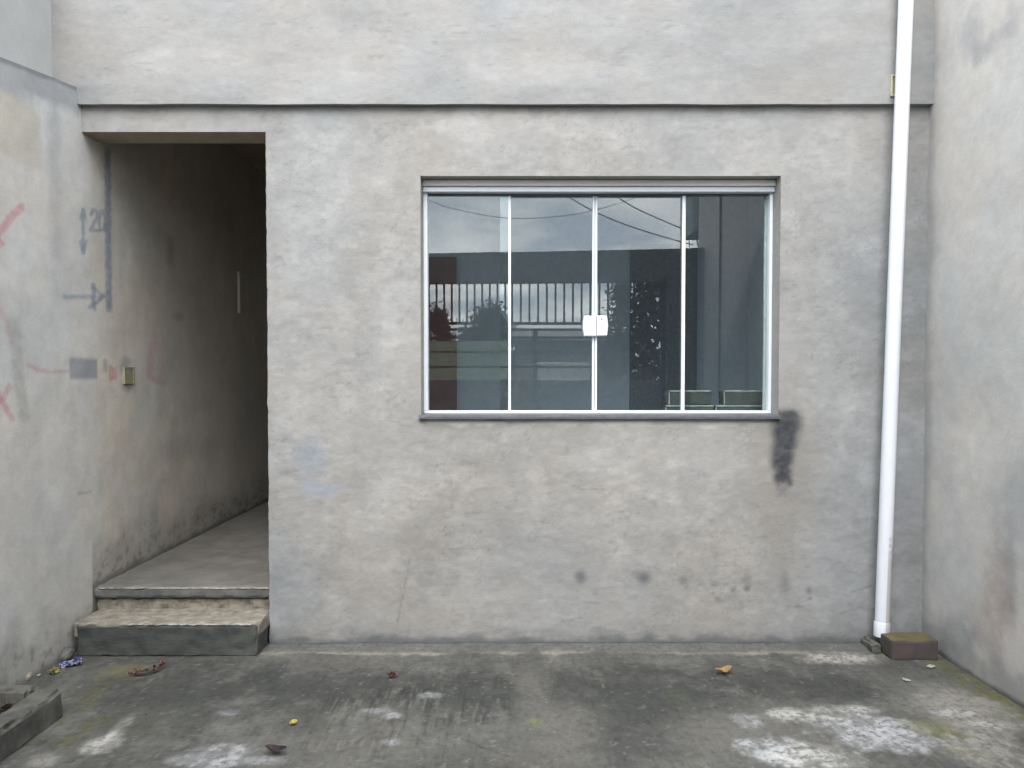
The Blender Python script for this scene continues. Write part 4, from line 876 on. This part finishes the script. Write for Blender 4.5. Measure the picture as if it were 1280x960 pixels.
o = box('gate_pier', -2.9, gx_l - .01, GY - .15, GY + .03, 0, lz[2] - .05, M['house_wall']); tag(o, 'grey rendered pier at the left end of the driveway gate', 'pier')
q = Pr(867.5, 289, 12.5); sb = thing('street_building', 'grey building with an overhanging upper floor beyond the right wall', 'building', (q.x + 2, q.y, 0))
box('upper_floor', q.x, 7.0, q.y - .8, q.y, q.z, 6.5, M['house_wall'], sb)
box('ground_floor', Pr(892, 289, 12.5).x, 7.0, q.y - .8, q.y - .01, -.15, q.z - .004, M['house_wall'], sb)

rd = box('road', -60, 60, -13.0, -7.0, -.16, -.11, M['asphalt']); rd['kind'] = 'structure'
pv = box('pavement', -60, 60, -7.0, -5.35, -.16, -.01, M['paving']); pv['kind'] = 'structure'
# low house opposite
HD = 22.0; HY = Pr(700, 400, HD).y
h2 = thing('low_house', 'low grey house with pale corrugated roof across the street', 'house', (Pr(700, 400, HD).x, HY, 0))
hx0, hx1 = Pr(640, 400, HD).x, Pr(775, 400, HD).x
ez, tz = Pr(700, 425, HD).z, Pr(700, 414, HD).z
box('wall', hx0 + .1, hx1 - .1, HY - 4, HY, -.15, ez, M['house_wall'], h2)
nco = 40; vs = []; fs = []
for i in range(nco * 4 + 1):
    x = hx0 + (hx1 - hx0) * i / (nco * 4); dz = .03 * math.sin(i * math.pi / 2)
    vs += [(x, HY + .35, ez + dz), (x, HY - 2.2, tz + .22 + dz), (x, HY - 4.4, ez + dz), (x, HY + .35, ez + dz - .02)]
for i in range(nco * 4):
    a = i * 4; fs += [(a, a + 4, a + 5, a + 1), (a + 1, a + 5, a + 6, a + 2), (a, a + 3, a + 7, a + 4)]
mesh('roof', vs, fs, M['roof'], h2)
box('window', Pr(690, 440, HD).x, Pr(720, 440, HD).x, HY + .002, HY + .04, Pr(700, 452, HD).z, Pr(700, 434, HD).z, M['dark'], h2)
# white railing in front of it
RD = 20.0; rl = thing('white_railing', 'white street railing in front of the low house', 'railing', (Pr(700, 465, RD).x, Pr(700, 465, RD).y, 0))
r0, r1 = Pr(672, 465, RD), Pr(736, 465, RD); rz0, rz1 = Pr(700, 474, RD).z, Pr(700, 455, RD).z
base = MB().box(-.018, .018, -.015, .015, rz0, rz1).build('baluster', M['white_paint'], rl); base.matrix_parent_inverse = Matrix()
for i in range(22):
    o = base if i == 0 else base.copy()
    if i: link(o, rl)
    o.location = (r0.x + (r1.x - r0.x) * i / 21 - rl.location.x, 0, 0)
box('rail', r0.x, r1.x, r0.y - .02, r0.y + .02, rz1, rz1 + .05, M['white_paint'], rl); box('rail', r0.x, r1.x, r0.y - .02, r0.y + .02, rz0 - .05, rz0, M['white_paint'], rl)
box('railing_base', r0.x - .1, r1.x + .1, r0.y - .1, r0.y + .1, -.15, rz0 - .052, M['house_wall'], rl)
gw = box('garden_wall', -14, hx0 - .1, HY - .4, HY - .2, -.15, Pr(600, 426, HD).z, M['green_wall']); tag(gw, 'greenish painted garden wall across the street', 'wall')

# trees
def tree(name, base, H, rx, ry, z0, mat, label, n, leaf, shape, seed):
    rnd = random.Random(seed); t = thing(name, label, 'tree', base)
    mb = MB(); pts = [Vector((rnd.uniform(-.05, .05) * k, rnd.uniform(-.05, .05) * k, H * .92 * k / 5)) for k in range(6)]
    mb.tube(pts, [.10, .09, .075, .055, .035, .012], 9)
    for k in range(11):
        q = pts[0].lerp(pts[5], .25 + .065 * k); a = rnd.uniform(0, 6.3); L = .55 * (rx + ry) / 2 * (1.1 - .06 * k)
        mb.tube([q, q + Vector((math.cos(a) * L * .6, math.sin(a) * L * .6, L * .35)), q + Vector((math.cos(a) * L, math.sin(a) * L, L * .5))], [.03, .018, .006], 6)
    o = mb.build('trunk', M['bark'], None); o.parent = t
    vs = []; fs = []
    cl = []
    for k in range(60):
        h = rnd.random(); a = rnd.uniform(0, 6.3); rr = rnd.random() ** .5
        r = (1 - h) ** .8 if shape == 'cone' else math.sin(math.pi * min(1, .12 + h * .86)) ** .7
        cl.append((Vector((math.cos(a) * rr * r * rx, math.sin(a) * rr * r * ry, z0 + h * (H - z0))), .10 + .12 * rnd.random()))
    for k in range(n):
        c, s = rnd.choice(cl); p = c + Vector((rnd.gauss(0, s * rx * 1.2), rnd.gauss(0, s * ry * 1.2), rnd.gauss(0, s * .9)))
        d = Vector((rnd.gauss(0, 1), rnd.gauss(0, 1), rnd.gauss(-.5, .7))).normalized(); sd = d.cross(Vector((rnd.gauss(0, 1), rnd.gauss(0, 1), rnd.gauss(0, 1)))).normalized()
        L = leaf * rnd.uniform(.6, 1.3); W = L * .24; b = len(vs)
        vs += [p, p + d * L * .5 + sd * W, p + d * L, p + d * L * .5 - sd * W]; fs.append((b, b + 1, b + 2, b + 3))
    o = mesh('crown', vs, fs, mat, None); o.parent = t; return t
p = Pr(776, 470, 17.5); tree('conifer_tree', (p.x, p.y, -.15), Pr(776, 362, 17.5).z + .2, .62, .6, .6, M['conifer'], 'narrow dusky conifer beyond the gate mirrored in the third pane', 5200, .13, 'cone', 3)
p = Pr(812, 470, 12.5); tree('purple_tree', (p.x, p.y, -.1), 3.3, .40, .5, 1.3, M['leaf_purple'], 'dark purple leaved tree close outside the gate', 620, .19, 'round', 5)
p = Pr(800, 470, 13.5); tree('leafy_shrub', (p.x, p.y, -.1), 2.6, .45, .45, .3, M['leaf_dark'], 'dark green shrub below the purple tree outside the gate', 700, .17, 'round', 8)
p = Pr(612, 470, 24); tree('round_tree', (p.x, p.y, -.1), Pr(612, 385, 24).z + .05, .85, .9, 1.6, M['leaf_dark'], 'round dark tree behind the greenish garden wall', 9000, .12, 'round', 11)
p = Pr(548, 470, 24); tree('round_tree', (p.x, p.y, -.1), Pr(548, 390, 24).z + .05, .55, .6, 1.4, M['leaf_purple'], 'reddish round tree at the far left of the mirrored street', 6000, .12, 'round', 12)

# overhead wires and pole
def wire(pts, dist, label, rad=.012):
    P = [Pr(a, b, dist) for a, b in pts]; out = []
    n = len(P)
    for i in range(n - 1):
        p0, p1, p2, p3 = P[max(i - 1, 0)], P[i], P[i + 1], P[min(i + 2, n - 1)]
        for s in range(8):
            t = s / 8; out.append(.5 * ((2 * p1) + (p2 - p0) * t + (2 * p0 - 5 * p1 + 4 * p2 - p3) * t * t + (3 * p1 - p0 - 3 * p2 + p3) * t ** 3))
    out.append(P[-1]); o = MB().tube(out, rad, 6).build('overhead_wire', M['wire'], None, True); tag(o, label, 'wire'); return o
wire([(470, 215), (540, 252), (590, 266), (640, 273), (700, 270), (745, 262), (810, 241), (880, 210)], 16, 'thin sagging cable crossing the whole mirrored sky', .006)
wire([(660, 222), (703, 242), (750, 268), (800, 287), (850, 302), (866, 306)], 16, 'lower thick cable dropping to the right above the lintel')
wire([(725, 222), (765, 243), (800, 263), (855, 287), (868, 292)], 16, 'upper thick cable dropping to the right in the third pane')
wire([(862, 225), (860, 260), (862, 309)], 16, 'steep cable beside the mirrored grey building')
wire([(868, 284), (873, 309)], 12.6, 'short slack cable under the corner of the grey building')

# ================================================================== the photographer (seen only as a dim reflection)
def skin(name, chains, mat, parent, root=0, sub=2):
    """chains: list of point lists [(x,y,z,r)]; points that coincide are welded"""
    vs, es, rs, key = [], [], [], {}
    for ch in chains:
        prev = None
        for (x, y, z, r) in ch:
            k = (round(x, 4), round(y, 4), round(z, 4))
            if k not in key: key[k] = len(vs); vs.append((x, y, z)); rs.append(r)
            i = key[k]
            if prev is not None and prev != i: es.append((prev, i))
            prev = i
    me = bpy.data.meshes.new(name); me.from_pydata(vs, es, []); me.update(); me.materials.append(mat)
    o = bpy.data.objects.new(name, me); link(o, parent)
    md = o.modifiers.new('skin', 'SKIN'); md.use_smooth_shade = True
    for i, r in enumerate(rs):
        me.skin_vertices[0].data[i].radius = (r, r) if not hasattr(r, '__len__') else r; me.skin_vertices[0].data[i].use_root = (i == root)
    s = o.modifiers.new('sub', 'SUBSURF'); s.levels = sub; s.render_levels = sub
    return o
per = thing('person', 'person in maroon top and pale jeans raising a phone, dimly mirrored in the window', 'person', (.07, -4.74, 0))
def hand(s):
    # wrist at (s*.10, .10, 1.455); palm lies behind the phone's short side, fingers curl round its back
    w = (s * .105, .085, 1.46, .022); pm = (s * .100, .125, 1.50, (.030, .018)); out = [[w, pm]]
    for i, (dx, dz, L, rr) in enumerate(((-.004, .036, .070, .0085), (.000, .017, .076, .009), (.002, -.002, .072, .0088), (.003, -.020, .058, .0078))):
        k = (s * (.104 + dx), .148, 1.515 + dz * .6, rr)
        out.append([pm, k, (s * (.098 + dx), .182, 1.522 + dz, rr), (s * (.080 + dx), .203, 1.524 + dz, rr * .93), (s * (.058 + dx), .205, 1.524 + dz, rr * .8)])
    out.append([pm, (s * .088, .140, 1.470, .012), (s * .075, .168, 1.478, .010), (s * .060, .183, 1.492, .009)])
    return out
def arm(s): return [(0, -.01, 1.33, .075), (s * .09, -.01, 1.335, .062), (s * .165, -.01, 1.31, .052), (s * .215, .0, 1.17, .043), (s * .235, .02, 1.06, .037), (s * .185, .06, 1.22, .035), (s * .135, .08, 1.37, .028), (s * .105, .085, 1.46, .022)]
def leg(s): return [(0, 0, .86, .11), (s * .09, 0, .80, .085), (s * .105, .01, .62, .072), (s * .11, .015, .46, .055), (s * .115, -.005, .30, .052), (s * .12, -.01, .09, .036), (s * .125, .05, .035, .034), (s * .13, .13, .028, .028)]
sp_ = [(0, 0, .86, .11), (0, -.005, 1.00, .105), (0, -.01, 1.17, .115), (0, -.01, 1.33, .075), (0, 0, 1.405, .050), (0, .012, 1.455, .055), (0, .02, 1.51, (.078, .088)), (0, .012, 1.575, (.076, .088)), (0, .008, 1.618, .045)]
body = skin('body', [sp_, arm(1), arm(-1), leg(1), leg(-1)] + hand(1) + hand(-1), M['skin'], per)
skin('shirt', [[(0, 0, .84, .125), (0, -.005, 1.00, .120), (0, -.01, 1.17, .130), (0, -.01, 1.325, .088), (0, -.004, 1.375, .062)]] + [[(0, -.01, 1.325, .088), (s * .09, -.01, 1.33, .074), (s * .165, -.01, 1.305, .064), (s * .205, .0, 1.19, .056)] for s in (1, -1)], M['shirt'], per)
skin('trousers', [[(0, 0, .86, .122), (s * .09, 0, .80, .097), (s * .105, .01, .62, .083), (s * .11, .015, .46, .068), (s * .115, -.005, .30, .064), (s * .12, -.01, .08, .056)] for s in (1, -1)], M['trousers'], per)
for s in (1, -1): skin('shoe', [[(s * .12, -.045, .045, .042), (s * .123, .03, .045, .044), (s * .13, .12, .036, .038), (s * .132, .165, .03, .026)]], M['shoe'], per)
skin('hair', [[(0, -.045, 1.50, .060), (0, -.040, 1.555, (.078, .070)), (0, -.022, 1.605, (.078, .075)), (0, .015, 1.632, (.066, .062)), (0, .06, 1.625, .03)]], M['hair'], per)
for s in (1, -1):
    for nm, rr, yy, mt in (('eye', .013, .092, 'eye'), ('iris', .0065, .1005, 'iris')):
        bm = bmesh.new(); bmesh.ops.create_uvsphere(bm, u_segments=12, v_segments=8, radius=rr)
        me = bpy.data.meshes.new(nm); bm.to_mesh(me); bm.free(); o = finish(nm, me, M[mt], None, True); o.parent = per; o.location = (s * .032, yy, 1.535)
    skin('ear', [[(s * .080, .0, 1.515, .010), (s * .086, -.006, 1.54, .014), (s * .082, -.004, 1.56, .010)]], M['skin'], per)
skin('nose', [[(0, .098, 1.54, .009), (0, .112, 1.515, .012), (0, .108, 1.503, .011)]], M['skin'], per)
skin('mouth', [[(-.022, .094, 1.478, .005), (0, .101, 1.478, .008), (.022, .094, 1.478, .005)]], M['lip'], per)
ph = box('phone', -.078, .082, -4.523, -4.5145, 1.492, 1.568, M['phone'], None, .003); tag(ph, 'black phone held up sideways by the mirrored person', 'phone')
